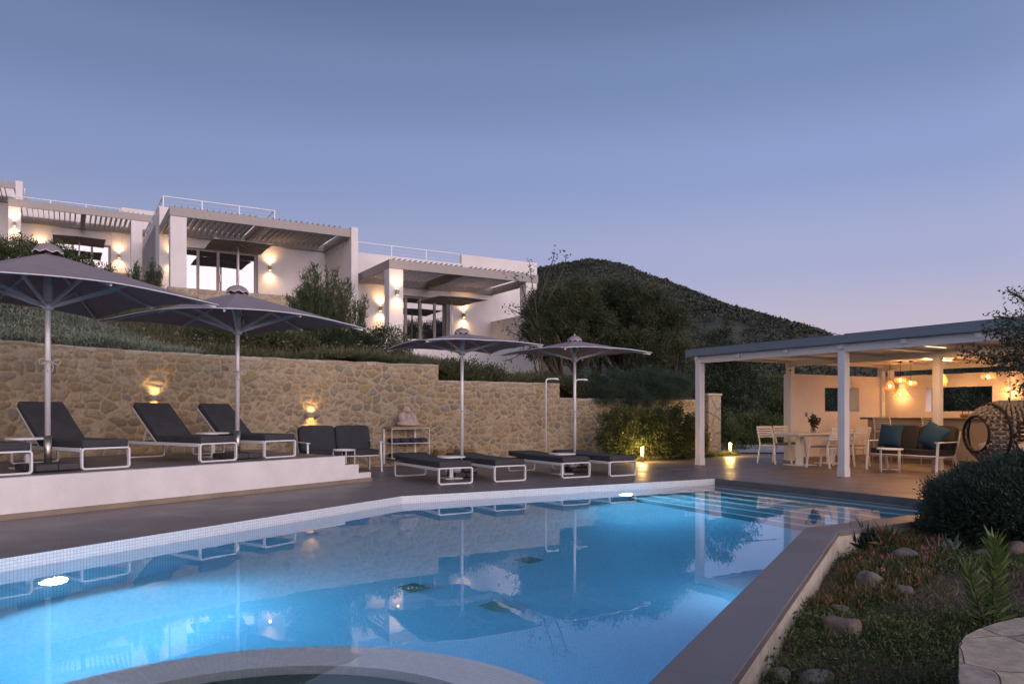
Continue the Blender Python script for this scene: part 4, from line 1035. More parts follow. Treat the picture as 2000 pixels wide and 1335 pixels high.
# pendants
def pendant(px, prof, cordtop, zc, label, ribs=14, scale=1.0, b=5.6):
    # a along the line b: solve for the position on that line
    k = (px-1000)/FPX; x0, y0 = (PO+U2*b).x, (PO+U2*b).y
    a = (k*y0-x0)/(-U1.x+k*U1.y); p = pg(a, b)
    t = thing('pendant_lamp', label, 'pendant lamp', (p[0], p[1], zc), 0, 'rattan pendant lamps over the bar')
    c = MB(); c.tube([(0, 0, prof[-1][1]), (0, 0, cordtop-zc)], .006, 6); c.tube([(0, 0, cordtop-zc-.03), (0, 0, cordtop-zc)], .045, 12); c.build('cord', M_black, t)
    s_ = MB()
    for i in range(ribs):
        an = 2*math.pi*i/ribs
        for sg in (1, -1):
            s_.tube([(r*math.cos(an+sg*j*.16), r*math.sin(an+sg*j*.16), z) for j, (r, z) in enumerate(prof)], .0045, 4)
    for r, z in prof[1:-1]: s_.tube([(r*math.cos(q*math.pi/9), r*math.sin(q*math.pi/9), z) for q in range(18)], .006, 4, closed=True)
    s_.build('shade', M_shade, t)
    bl = MB(); bl.sq((0, 0, 0), (.035, .035, .045), 1, 12, 8); bl.build('bulb', E_warm, t)
    lamp('POINT', 'pendant_light', (0, 0, 0), 34, (1, .43, .13), t, shadow_soft_size=.05)
tear = [(.03, -.13), (.075, -.10), (.105, -.03), (.09, .04), (.055, .10), (.02, .14)]
wide = [(.03, -.07), (.07, -.055), (.13, -.03), (.14, .02), (.125, .05), (.02, .07)]
pendant(1738, tear, 2.5, 1.88, 'teardrop rattan pendant lamp, leftmost over the bar')
pendant(1758.5, wide, 2.5, 2.02, 'wide low rattan pendant lamp hanging highest in the group of three')
pendant(1779, wide, 2.5, 1.93, 'wide low rattan pendant lamp just left of the middle post of the bar')
pendant(1840, [(r*1.15, z*1.12) for r, z in tear], 2.5, 1.98, 'tall egg-shaped rattan pendant lamp right of the middle post')
pendant(1930, [(r*1.1, z) for r, z in wide], 2.5, 2.02, 'wide rattan pendant lamp hanging alone above the swing chair')
def sconce(px, zc, label):
    k = (px-1000)/FPX; b = 6.96; x0, y0 = (PO+U2*b).x, (PO+U2*b).y; a = (k*y0-x0)/(-U1.x+k*U1.y); p = pg(a, b)
    t = thing('rattan_sconce', label, 'wall lamp', (p[0], p[1], zc), TH+math.pi, 'rattan wall lamps behind the bar')
    s_ = MB(); rows = [(.07, .14), (.15, .03), (.24, -.10)]
    for i in range(11):
        an = math.pi*i/10-math.pi/2
        for sg in (.5, -.5): s_.tube([(r*math.cos(an+sg*j*.22), r*math.sin(an+sg*j*.22), z) for j, (r, z) in enumerate(rows)], .005, 4)
    for r, z in rows: s_.tube([(r*math.cos(-math.pi/2+q*math.pi/12), r*math.sin(-math.pi/2+q*math.pi/12), z) for q in range(13)], .006, 4)
    s_.build('shade', M_shade, t)
    bl = MB(); bl.sq((.09, 0, -.02), (.035, .035, .04), 1, 12, 8); bl.build('bulb', E_warm, t)
    lamp('POINT', 'sconce_light', (.10, 0, -.02), 44, (1, .43, .13), t, shadow_soft_size=.04)
sconce(1762, 1.72, 'rattan wall lamp below the three pendants left of the middle post')
sconce(1974, 1.80, 'rattan wall lamp behind the chain of the swing chair')
# small fittings
t = thing('security_camera', 'small white dome camera at the top of the rear left post', 'camera', pg(.10, 2.98, 2.28), TH)
b = MB(); b.lathe([(.0, .08), (.05, .08), (.05, .02), (.045, 0), (.03, -.035), (0, -.045)], 16); b.build('dome', M_frame, t); b = MB(); b.sq((-.02, -.02, -.02), (.025, .025, .025), 1, 10, 8); b.build('lens', M_black, t)
t = thing('outdoor_speaker', 'pale loudspeaker mounted high at the inner corner of the bar wall', 'loudspeaker', pg(.35, 6.75, 2.1), TH+.6)
b = MB(); b.bb(-.09, .09, -.08, .08, 0, .27); b.build('speaker_case', M_frame, t, bevel=.02); b = MB(); b.bb(-.075, .075, -.09, -.081, .02, .25); b.build('grille', M_cushw, t)
# pale path beyond the deck and pillar
path = flat_sheet('path', [(5.9, 22.3), (8.2, 22.3), (9.6, 24.0), (12, 29), (9.2, 28.6), (7.2, 26.4), (6.1, 24.4)], [], .03, M_path)
gp = thing('gate_pillar', 'square sandstone gate pillar standing beside the hedge behind the corner post', 'pillar', PD(1384, 23.2, 0), TH)
b = MB(); b.bb(-.26, .26, -.26, .26, -.3, 1.72); b.build('pillar_blocks', stone_vor('ashlar', [(.34, .27, .20), (.40, .33, .25), (.36, .30, .24)], 2.6, 1.0, (.30, .25, .19)), gp, bevel=.01)
b = MB(); b.bb(-.29, .29, -.29, .29, 1.72, 1.78); b.build('pillar_cap', M_cream, gp, bevel=.01)
# overhead cable
t = MB(); a = Vector((4.6, 24, 3.9)); b_ = Vector((13.5, 33, 3.3)); a = PD(1300, 30, ZA(638, 30)); b_ = PD(1470, 30, ZA(684, 30))
pts = [a.lerp(b_, q/16)-Vector((0, 0, .5*q/16*(1-q/16))) for q in range(-6, 22)]
t.tube(pts, .018, 5); tag(t.build('overhead_cable', M_black), 'black overhead cable sagging from the trees towards the pergola roof', 'cable')
# ================================================================== furniture
def ring_yz(w, z0, z1, r, t, d):
    """rounded-rect loop in the xz plane, bar thickness t, extruded d in y"""
    def rr(x0, x1, a, b, rad, n=5):
        o = []
        for cx, cz, s in ((x1-rad, b-rad, 0), (x0+rad, b-rad, 1), (x0+rad, a+rad, 2), (x1-rad, a+rad, 3)):
            for i in range(n+1):
                an = s*math.pi/2+math.pi/2*i/n; o.append((cx+rad*math.cos(an), cz+rad*math.sin(an)))
        return o
    O_ = rr(-w/2, w/2, z0, z1, r); I_ = rr(-w/2+t, w/2-t, z0+t, z1-t, r-t*.8); n = len(O_)
    vs = [(x, 0, z) for x, z in O_]+[(x, 0, z) for x, z in I_]+[(x, d, z) for x, z in O_]+[(x, d, z) for x, z in I_]
    fs = []
    for i in range(n):
        j = (i+1) % n
        fs += [(j, i, n+i, n+j), (2*n+i, 2*n+j, 3*n+j, 3*n+i), (i, j, 2*n+j, 2*n+i), (n+j, n+i, 3*n+i, 3*n+j)]
    return vs, fs
def lounger(label, loc, rz, raised, grp):
    t = thing('sun_lounger', label, 'sun lounger', loc, rz, grp)
    Wd = .645
    for nm, y in (('foot_frame', 0), ('head_frame', 1.93)):
        v, f = ring_yz(Wd, .001, .285, .045, .022, .05)
        b = MB(); b.add(v, f, M=Matrix.Translation((0, y, 0)))
        b.build(nm, M_frame, t, bevel=.003)
    for s in (-1, 1):
        b = MB(); b.bb(s*.31-.011, s*.31+.011, .05, 1.93, .235, .283); b.build('side_rail', M_frame, t, bevel=.003)
    b = MB(); b.bb(-.298, .298, .03, 1.95, .262, .284); b.build('base_mesh', M_conc, t)
    L1 = 1.16 if raised else 1.28
    b = MB(); b.box((0, .01+L1/2, .335), (.605, L1-.006, .10)); b.build('mattress', M_cush, t, bevel=.018)
    ang = R(39) if raised else R(3.0); L2 = 2.0-L1-.02 if not raised else .86
    bk = MB(); M = Matrix.Translation((0, L1+.012, .287)) @ Matrix.Rotation(ang, 4, 'X'); bk.box((0, L2/2, .05), (.605, L2, .10), M=M)
    bc_ = bk.build('back_cushion', M_cush, t, bevel=.018)
    if raised:
        fr = MB(); fr.box((0, L2/2, -.012), (.60, L2-.02, .02), M=M); fr.build('backrest', M_frame, t)
        e = M @ Vector((0, L2*.55, -.02))
        for s in (-1, 1):
            sp = MB(); sp.bar((s*.2, e.y, e.z), (s*.2, e.y+.14, .27), .02); sp.build('backrest_support', M_frame, t)
    return t
G1 = 'sun loungers with raised backs on the raised terrace'; G2 = 'flat sun loungers on the deck by the pool'
def flc(lx, ly, rz, w=.3225):   # foot-left corner -> foot centre
    c = Vector((lx, ly))+Vector((math.cos(rz), math.sin(rz)))*w; return c
LA = lounger('charcoal lounger at the left edge of the picture, only its foot end showing', (*flc(-6.15, 8.63, TW), PZ), TW, True, G1)
c = flc(-5.53, 9.74, TW); LB = copy_tree(LA, 'charcoal lounger with raised back beside the nearest parasol pole', (c.x, c.y, PZ))
c = flc(-4.61, 11.2, TW); LC = copy_tree(LA, 'charcoal lounger with raised back, middle one of the raised terrace', (c.x, c.y, PZ))
c = flc(-3.99, 12.22, TW); LD = copy_tree(LA, 'charcoal lounger with raised back closest to the sofa and steps', (c.x, c.y, PZ))
pt4 = P(857, 947); LE = lounger('flat lounger nearest the steps at the left end of the lower row', (*flc(pt4.x, pt4.y, TH), 0), TH, False, G2)
for px, py, lb in ((966, 941.5, 'flat lounger second from the steps, right of the third parasol pole'), (1098, 934, 'flat lounger third from the steps, left of the small parasol pole'), (1191, 930.5, 'flat lounger at the far right end of the lower row by the hedge')):
    q = P(px, py); c = flc(q.x, q.y, TH); copy_tree(LE, lb, (c.x, c.y, 0))

def umbrella(label, loc, rz, side, corner_z, mid_z, apex_z, hub_z, nrib, big, grp='mauve canvas parasols around the pool'):
    t = thing('parasol', label, 'parasol', loc, rz, grp)
    s = side/2; keys = []
    for k in range(8):
        an = k*math.pi/4+math.pi/4; r_ = s*math.sqrt(2) if k % 2 == 0 else s; keys.append((r_*math.cos(an), r_*math.sin(an), corner_z if k % 2 == 0 else mid_z))
    nT, nS = 6, 10; vs = []; fs = []
    m_ = 8*nT
    for i in range(nS+1):
        q = .05+.95*i/nS
        for k in range(8):
            A = Vector(keys[k]); B = Vector(keys[(k+1) % 8])
            for j in range(nT):
                u_ = j/nT; p = A.lerp(B, u_); pull = 1-.030*4*u_*(1-u_)*q*q
                z = apex_z+(p.z-apex_z)*(q**1.0)-.02*4*u_*(1-u_)*q*(1-q)*2+.025*4*u_*(1-u_)*q*q
                vs.append((p.x*q*pull, p.y*q*pull, z))
    for i in range(nS):
        for j in range(m_):
            j2 = (j+1) % m_; fs.append((i*m_+j, (i+1)*m_+j, (i+1)*m_+j2, i*m_+j2))
    b = MB(); b.add(vs, fs, False); c = b.build('canopy', M_canopy, t); md = c.modifiers.new('s', 'SOLIDIFY'); md.thickness = .008
    hem = MB(); hem.tube([vs[nS*m_+j] for j in range(m_)], .008, 5, closed=True); hem.build('hem', M_hem, t)
    # vent cap
    v = MB(); n = 32; cs = .80 if big else .66; rows = [(.01*cs, .12*cs), (.09*cs, .108*cs), (.16*cs, .07*cs), (.20*cs, .02*cs), (.215*cs, -.02)]
    vv_ = []; 
    for i, (r_, z) in enumerate(rows):
        for j in range(n): 
            an = 2*math.pi*j/n; wv = .016*math.sin(an*8)*(i/4)**2; vv_.append((r_*math.cos(an), r_*math.sin(an), apex_z+.02+z+wv))
    ff = [(i*n+j, (i+1)*n+j, (i+1)*n+(j+1) % n, i*n+(j+1) % n) for i in range(4) for j in range(n)]+[tuple(range(n))]
    v.add(vv_, ff, True); c = v.build('vent_cap', M_canopy, t); md = c.modifiers.new('s', 'SOLIDIFY'); md.thickness = .006
    v = MB(); v.tube(vv_[4*n:5*n], .006, 5, closed=True); v.sq((0, 0, apex_z+.02+.12*cs+.02), (.014, .014, .02), 1, 10, 8); v.build('cap_trim', M_hem, t)
    pr = .034 if big else .030
    b = MB(); b.tube([(0, 0, .42 if big else .30), (0, 0, apex_z+.05)], pr, 14); b.build('pole', M_pole, t)
    b = MB(); b.tube([(0, 0, .06), (0, 0, .45 if big else .32)], pr+.012, 14); b.build('pole_sleeve', M_steel, t)
    b = MB(); b.lathe([(pr, -.06), (.065, -.05), (.075, 0), (.055, .05), (pr, .06)], 16, (0, 0, hub_z)); b.lathe([(pr, -.04), (.07, -.03), (.07, .03), (pr, .04)], 16, (0, 0, apex_z-.10)); b.build('hub', M_strut, t)
    b = MB(); b.tube([(0, 0, hub_z), (0, 0, apex_z-.1)], pr+.016, 10); b.build('upper_tube', M_strut, t)
    for k in range(8):
        if nrib == 4 and k % 2: continue
        kx, ky, kz = keys[k]; a = Vector((kx, ky, 0)).normalized()*.06
        e = Vector((kx*.985, ky*.985, kz-.028)); f = lambda q: Vector((kx*q, ky*q, apex_z+(kz-apex_z)*q-.03))
        b = MB(); b.bar((a.x, a.y, apex_z-.10), f(.35), .022, .03); b.bar(f(.35), f(.7), .022, .03); b.bar(f(.7), e, .022, .03); b.build('rib', M_strut, t)
        b = MB(); b.bar((a.x, a.y, hub_z), f(.50 if k % 2 == 0 else .62)-Vector((0, 0, .01)), .026, .04); b.build('strut', M_strut, t)
    # tied cord
    zk = 1.38 if big else 1.22
    b = MB(); b.tube([(pr*1.2*math.cos(q), pr*1.2*math.sin(q), zk+.002*q) for q in [i*.5 for i in range(26)]], .007, 5)
    for s_ in (-1, 1):
        b.tube([(s_*(.03+.10*math.sin(q)), -.045-.01*math.sin(q*2), zk+.045*math.sin(q*2)*.8+.01) for q in [i*math.pi/10 for i in range(11)]], .006, 5)
        b.tube([(s_*.02, -.045, zk), (s_*.045, -.05, zk-.06), (s_*.02, -.05, zk-.13)], .005, 5)
    b.build('cord', M_ropec, t)
    # ballast
    ar = (.27 if big else .22)
    for k in range(4):
        dx, dy = ((-1, -1), (1, -1), (1, 1), (-1, 1))[k]
        b = MB(); b.bb(min(0, dx*ar)+(.004 if dx > 0 else -.0)+0, max(0, dx*ar)-(.004 if dx < 0 else 0), min(0, dy*ar)+(.004 if dy > 0 else 0), max(0, dy*ar)-(.004 if dy < 0 else 0), .012, .095)
        b.build('base_slab', M_conc, t, bevel=.018)
    if not big:
        for i, (x, y) in enumerate(((-.18, -.14), (.17, -.12))):
            b = MB(); b.sq((x, y, .165), (.105, .10, .075), .85, 16, 10, lump=.2, seed=i); b.build('ballast_stone', M_cushw, t)
    return t
M_hem = mat('white_hem', (.62, .60, .62), .7, var=0)
M_ropec = mat('cream_cord', (.48, .44, .42), .9, var=.2, scale=40)
umbrella('large mauve parasol at the left edge of the terrace, nearest the camera', (-5.93, 9.68, PZ), R(58), 2.9, 2.18, 2.27, 2.78, 2.10, 8, True)
umbrella('large mauve parasol in the middle of the raised terrace', (-4.42, 12.2, PZ), R(60), 2.85, 2.15, 2.225, 2.67, 2.05, 8, True)
umbrella('smaller mauve parasol over the lower loungers nearest the steps', (-.94, 14.25, 0), TH-.08, 2.25, 2.43, 2.47, 2.70, 2.34, 4, False)
umbrella('smallest looking mauve parasol farthest along the lower loungers', (1.285, 15.55, 0), TH+.05, 2.2, 2.41, 2.45, 2.68, 2.30, 4, False)

def lounger_table(label, loc, rz):
    t = thing('side_table', label, 'side table', loc, rz, 'small white tables between the loungers')
    b = MB(); n = 28; poly = []
    for j in range(n):
        a = 2*math.pi*j/n; c, s = math.cos(a), math.sin(a); poly.append((.24*math.copysign(abs(c)**.6, c), .22*math.copysign(abs(s)**.6, s)))
    b.prism(poly, .385, .41); b.build('table_top', M_frame, t, bevel=.004)
    b = MB(); b.bb(-.035, .035, -.02, .02, .02, .385); b.build('leg', M_frame, t); b = MB(); b.bb(-.17, .17, -.15, .15, .0, .018); b.build('foot_plate', M_frame, t)
    return t
T_ = lounger_table('small white table beside the nearest parasol pole on the terrace', (-6.42, 10.05, PZ), TW)
copy_tree(T_, 'small white table between the two far loungers of the terrace', (-4.98, 12.6, PZ))
q = PD(881, 13.9); copy_tree(T_, 'small white table beside the pole of the third parasol', (q.x, q.y, 0), TH)
q = PD(1098, 14.9); copy_tree(T_, 'small white table beside the pole of the farthest parasol', (q.x, q.y, 0), TH)

def sofa(label, loc, rz, grp='two-seat garden sofas'):
    """x along width 1.5, front at -y"""
    t = thing('garden_sofa', label, 'sofa', loc, rz, grp); w = 1.5; d = .72
    for sx in (-1, 1):
        for sy, nm in ((-1, 'leg'), (1, 'leg')):
            b = MB(); x = sx*(w/2); y = sy*d/2
            top = (x-sx*.02, y-sy*.10, .36) if sy > 0 else (x, y+.03, .60)
            b.bar((x+sx*.03*(sy > 0), y+sy*.03, 0), top, .035, .05, up=(0, 1, 0)); b.build('leg', M_frame, t, bevel=.004)
        b = MB(); b.bb(sx*w/2-.04, sx*w/2+.04, -d/2-.03, d/2-.02, .60, .622); b.build('armrest', M_frame, t, bevel=.008)
        b = MB(); b.tube([(sx*(w/2-.01), -d/2+.1, .315), (sx*(w/2-.01), d/2-.12, .315), (sx*(w/2-.01), d/2-.02, .40), (sx*(w/2-.01), d/2+.12, .82)], .014, 8); b.build('side_frame', M_frame, t)
    # scalloped seat rim
    pts = []
    for i in range(33):
        x = -w/2+.03+(w-.06)*i/32; ph = (x+w/2)/(w/2) % 1.0; pts.append((x, -d/2+.10-.12*math.sin(math.pi*min(max(ph, 0), 1)), .335))
    b = MB(); b.tube(pts, .014, 8); b.tube([(-w/2+.03, d/2-.1, .335), (w/2-.03, d/2-.1, .335)], .014, 8); b.build('seat_rim', M_frame, t)
    for s in (-1, 1):
        b = MB(); n = 24; poly = []
        for j in range(n+1):
            x = -1+2*j/n; poly.append((s*w/4+x*(w/4-.012), -d/2+.11-.115*math.cos(x*math.pi/2)))
        poly += [(s*w/4+w/4-.012, d/2-.06), (s*w/4-w/4+.012, d/2-.06)]
        b.prism(poly, .345, .455); b.build('seat_cushion', M_cush2, t, bevel=.025)
        b = MB(); M = Matrix.Translation((s*w/4, d/2-.11, .44)) @ Matrix.Rotation(R(-17), 4, 'X'); b.sq((0, 0, .24), (w/4-.003, .085, .27), .25, 28, 16, M=M); b.build('back_cushion', M_cush2, t)
    return t
sf = sofa('charcoal two-seat sofa standing against the stone wall beside the terrace steps', (-3.50, 15.38, 0), math.atan2(.86, 1.42))
cP = PO-U1*0; 
sofaR = copy_tree(sf, 'charcoal two-seat sofa with teal pillows under the pergola', (8.28, 15.72, 0), TH-math.pi/2)
def pillow(label, loc, rot, m, grp, s=(.26, .10, .25)):
    t = MB(); n = 22; mm = 14; vs = []; fs = []
    for side in (1, -1):
        for i in range(n+1):
            for j in range(n+1):
                u_ = -1+2*i/n; v_ = -1+2*j/n; h = ((1-u_**2)*(1-v_**2))**.45
                pin = 1-.08*(1-abs(v_))*abs(u_)**2; pin2 = 1-.08*(1-abs(u_))*abs(v_)**2
                vs.append((s[0]*u_*pin, side*s[1]*h, s[2]*v_*pin2))
        o = (0 if side == 1 else (n+1)**2)
        for i in range(n):
            for j in range(n):
                q = (o+i*(n+1)+j, o+(i+1)*(n+1)+j, o+(i+1)*(n+1)+j+1, o+i*(n+1)+j+1); fs.append(q if side < 0 else q[::-1])
    t.add(vs, fs, True); o = t.build('throw_pillow', m); o.location = loc; o.rotation_euler = rot
    return tag(o, label, 'pillow', grp)
RS = TH-math.pi/2; mS = Matrix.Translation((8.28, 15.72, 0)) @ Matrix.Rotation(RS, 4, 'Z')
for (x, y, z, ry, lb) in ((-.47, .03, .715, .0, 'teal square pillow standing upright at the left end of the pergola sofa'), (.45, .03, .735, .42, 'teal square pillow leaning tilted at the right end of the pergola sofa')):
    p = mS @ Vector((x, y, z)); e = (Matrix.Rotation(RS, 4, 'Z') @ Matrix.Rotation(R(-16), 4, 'X') @ Matrix.Rotation(ry, 4, 'Y')).to_euler(); pillow(lb, p, e, M_teal, 'teal pillows on the pergola sofa')
def round_table(label, loc, h, r=.25):
    t = thing('round_table', label, 'side table', loc, .4, 'round white tray tables')
    b = MB(); b.lathe([(0, h-.012), (r, h-.012), (r, h+.012), (r-.012, h+.014), (r-.014, h), (0, h)], 36); b.build('tray_top', M_frame, t)
    for k in range(4):
        a = k*math.pi/2; b = MB(); b.tube([((r-.01)*math.cos(a), (r-.01)*math.sin(a), 0), ((r-.01)*math.cos(a), (r-.01)*math.sin(a), h)], .009, 8); b.build('leg', M_frame, t)
    b = MB(); b.tube([(-(r-.01), 0, .06), (r-.01, 0, .06)], .006, 6); b.tube([(0, -(r-.01), .06), (0, r-.01, .06)], .006, 6); b.build('cross_brace', M_frame, t)
q = PD(672, 14.55); round_table('round white tray table half hidden by the terrace steps, in front of the sofa', (q.x, q.y, 0), .49, .215)
q = PD(1738, 15.35); round_table('round white tray table in front of the pergola sofa', (q.x, q.y, 0), .47, .245)

# wall shelf with towels and the figure
def wpos(px, off=0):
    k = (px-1000)/FPX; Q = WALL_XY+WALL_N*off; i = int(np.argmin(np.abs(Q[:, 0]-k*Q[:, 1]))); n = WALL_N[i]; 
    return Vector((WALL_XY[i, 0]+n[0]*off, WALL_XY[i, 1]+n[1]*off)), math.atan2(n[1], n[0])+math.pi/2
p, rz = wpos(790, .045)
sh = thing('wall_shelf', 'white metal shelf rack with a wooden top fixed to the stone wall', 'shelf', (p.x, p.y, 0), rz)
w = .47; d = .34
b = MB(); b.bb(-w-.03, w+.03, -d-.02, .0, .865, .893); b.build('wooden_top', M_wood, sh, bevel=.004)
for nm, z in (('shelf_frame', .855), ('shelf_frame', .53), ('shelf_frame', .20)):
    b = MB()
    b.bb(-w, w, -d, -d+.014, z-.014, z); b.bb(-w, w, -.014, 0, z-.014, z); b.bb(-w, -w+.014, -d+.015, -.015, z-.014, z); b.bb(w-.014, w, -d+.015, -.015, z-.014, z)
    if z < .8: b.bb(-w+.015, w-.015, -d+.015, -.015, z-.010, z-.004)
    b.build(nm, M_frame, sh)
for x in (-w, w-.012):
    b = MB(); b.bb(x, x+.012, -d, -d+.012, .201, .84); b.build('front_rod', M_frame, sh)
for x in (-w-.05, w-.22):
    b = MB(); b.bb(x, x+.045, -.002, .014, .06, .84); b.build('wall_bracket', M_frame, sh)
mSh = Matrix.Translation((p.x, p.y, 0)) @ Matrix.Rotation(rz, 4, 'Z')
for i, z in enumerate((.53, .20)):
    for k in range(4):
        b = MB(); b.sq((0, 0, .055), (.108, .145, .052), .45, 20, 10, lump=.10, seed=i*4+k)
        q = mSh @ Vector((-.335+k*.222, -.175, z-.002)); o = b.build('rolled_towel', M_towel); o.location = q; o.rotation_euler = (0, 0, rz+.05*(k-1.5))
        where = ['at its left end', 'second from its left end', 'second from its right end', 'at its right end'][k]
        tag(o, 'folded navy towel on the %s shelf of the rack, %s' % (('upper', 'lower')[i], where), 'towel', 'navy towels on the wall shelf')
# seated round-bellied stone figure, one continuous surface
M_carve = mat('carved_shadow', (.20, .14, .11), .9, var=.1)
def figure(loc, rz):
    me = bpy.data.metaballs.new('stone_figure_src'); me.resolution = .014; me.render_resolution = .014; me.threshold = .35
    def el(p, r_, s=(1, 1, 1), st=2.0):
        e = me.elements.new(type='ELLIPSOID'); e.co = p; e.radius = r_; e.size_x, e.size_y, e.size_z = s; e.stiffness = st
    S = 1.0
    el((0, -.035, .135), .21, (.95, .85, .80)); el((0, .0, .20), .19, (.95, .70, .85)); el((0, .01, .285), .125, (1.25, .7, .55))
    el((0, -.015, .375), .125, (.80, .85, .92)); el((0, -.065, .345), .065, (1.3, .7, .7))
    for s in (-1, 1):
        el((s*.068, 0, .365), .045, (.5, .7, 1.5)); el((s*.118, .0, .255), .10, (.8, .8, 1)); el((s*.155, -.03, .19), .095, (.75, .9, 1.3))
        el((s*.155, -.085, .135), .085, (.9, 1.1, .9)); el((s*.135, -.125, .115), .06); el((s*.14, -.06, .06), .14, (1.15, 1, .6)); el((s*.06, -.13, .045), .10, (1.4, .8, .6))
    el((0, .02, .05), .19, (1.3, .9, .5))
    o = bpy.data.objects.new('stone_figure_src', me); COL.objects.link(o)
    dg = bpy.context.evaluated_depsgraph_get(); dg.update(); ms = bpy.data.meshes.new_from_object(o.evaluated_get(dg)); bpy.data.objects.remove(o)
    ms.materials.clear(); ms.materials.append(M_statue)
    for q in ms.polygons: q.use_smooth = True
    f = bpy.data.objects.new('stone_figure', ms); COL.objects.link(f); f.location = loc; f.rotation_euler = (0, 0, rz); f.scale = (1.16, 1.1, .98)
    tag(f, 'seated smiling bald figure with a round belly, pale stone, on the wall shelf', 'statue')
    # dark tubes paint the shade of carved face and robe lines
    b = MB()
    for s in (-1, 1):
        b.tube([(s*(.018+.028*q), -.1-.012*math.sin(q*3.14)+.025*q, .378+.010*math.sin(q*3.14)) for q in [i/6 for i in range(7)]], .0022, 5)
        b.tube([(s*(.05+.05*q), -.07-.06*math.sin(q*2.6), .30-.20*q) for q in [i/10 for i in range(11)]], .003, 5)
    b.tube([(-.035+.07*q, -.112-.008*math.sin(q*3.14), .338-.016*math.sin(q*3.14)) for q in [i/8 for i in range(9)]], .0035, 5)
    b.build('carve_shade_lines', M_carve, f)
q = mSh @ Vector((-.03, -.17, .894)); figure(q, rz+.15)
# wicker baskets
def basket(label, loc, rz, grp='wicker baskets by the stone wall'):
    t = thing('wicker_basket', label, 'basket', loc, rz, grp); b = MB()
    for k in range(13):
        z = .02+k*.027; r0 = .20+.03*math.sin(k/12*2.2)
        b.tube([(r0*(1+.0)*math.cos(a)*1.0, r0*.8*math.sin(a), z+.006*math.sin(a*14+k*math.pi)) for a in [i*math.pi/24 for i in range(48)]], .015, 5, closed=True)
    b.lathe([(0, .01), (.18, .01), (.19, .33), (.17, .33), (.16, .03), (0, .03)], 24, sy=.8); b.build('woven_body', M_wicker, t)
    for s in (-1, 1):
        h = MB(); h.tube([(s*.21, .07*math.cos(a), .35+.085*math.sin(a)) for a in [i*math.pi/10 for i in range(11)]], .012, 6); h.build('handle', M_wicker, t)
    return t
p, rz2 = wpos(866, .34); bk = basket('wicker basket with two loop handles next to the wall shelf', (p.x, p.y, 0), rz2)
p, _ = wpos(907, .34); copy_tree(bk, 'darker looking wicker basket partly behind the third parasol pole', (p.x, p.y, 0))
# crescent wall lamps on the stone wall
def crescent(px, py, lb, e):
    p, rz = wpos(px, .03); d = p.y; z = ZA(py, d)
    t = thing('stone_wall_lamp', lb, 'wall lamp', (p.x, p.y, z), rz, 'curved lamps on the stone wall')
    b = MB(); n = 16; o_ = []; i_ = []
    for i in range(n+1):
        x = -1+2*i/n; o_.append((x*.16, -.12*math.sqrt(max(0, 1-x*x*.96)))); i_.append((x*.15, -.105*math.sqrt(max(0, 1-x*x*.96))))
    poly = o_+i_[::-1]; b.prism(poly, -.035, .035); b.build('shade', M_lampm, t)
    b = MB(); b.bb(-.05, .05, -.06, .0, -.02, .02); b.build('lamp_holder', M_lampm, t)
    b = MB(); b.sq((0, -.05, .0), (.03, .02, .012), 1, 10, 8); b.build('bulb', E_warm, t)
    for s in (1, -1): lamp('SPOT', 'lamp_beam', (0, -.065, s*.04), e*2.0*(1 if s > 0 else .8), (1, .58, .22), t, aim=(0, .45, s), spot_size=R(125), spot_blend=.9, shadow_soft_size=.03)
crescent(302, 777, 'curved lamp glowing on the stone wall above the middle terrace lounger', 5.5)
crescent(608, 810, 'curved lamp glowing on the stone wall above the charcoal sofa', 5.5)
# outdoor showers
def shower(px, off, lb, H=2.05):
    p, rz = wpos(px, off)
    t = thing('outdoor_shower', lb, 'shower', (p.x, p.y, 0), rz, 'pole showers by the stone wall'); dx = Vector((math.cos(-rz), math.sin(-rz)))
    pts = [(0, 0, 0), (0, 0, H-.09), (.012, 0, H-.03), (.045, 0, H-.005), (.09, 0, H), (.36, 0, H+.012)]
    b = MB(); b.tube(pts, .019, 10); b.build('shower_pipe', M_frame, t)
    b = MB(); b.bb(.27, .39, -.02, .02, H-.016, H+.002); b.build('shower_head', M_frame, t); b = MB(); b.tube([(0, -.0, 1.08), (.05, -.0, 1.08), (.06, -.05, 1.08)], .012, 8); b.build('tap', M_steel, t)
    b = MB(); b.tube([(0, 0, 0), (0, 0, .015)], .06, 16); b.build('foot_flange', M_frame, t)
shower(1066, .30, 'white pole shower standing free by the stone wall left of the small parasol')
shower(1124, .30, 'white pole shower whose pipe hides behind the small parasol pole', 2.05)
# bollards
def bollard(px, py, lb, z=0):
    q = P(px, py, z); t = thing('bollard_light', lb, 'bollard light', q, 0, 'low garden bollard lights')
    b = MB(); b.tube([(0, 0, 0), (0, 0, .22)], .045, 14); b.build('bollard_base', M_lampm, t); b = MB(); b.tube([(0, 0, .22), (0, 0, .36)], .042, 14); b.build('diffuser', E_boll, t)
    b = MB(); b.tube([(0, 0, .36), (0, 0, .375)], .046, 14); b.build('cap', M_lampm, t)
    lamp('POINT', 'bollard_glow', (0, -.08, .33), 30, (1, .60, .20), t, shadow_soft_size=.04); lamp('POINT', 'bollard_glow', (.0, .09, .33), 42, (1, .56, .16), t, shadow_soft_size=.04)
    return q
bollard(1426, 890, 'lit bollard light beside the deck between hedge and dining chairs')
bollard(1254, 901.5, 'lit bollard light glowing inside the foot of the hedge')
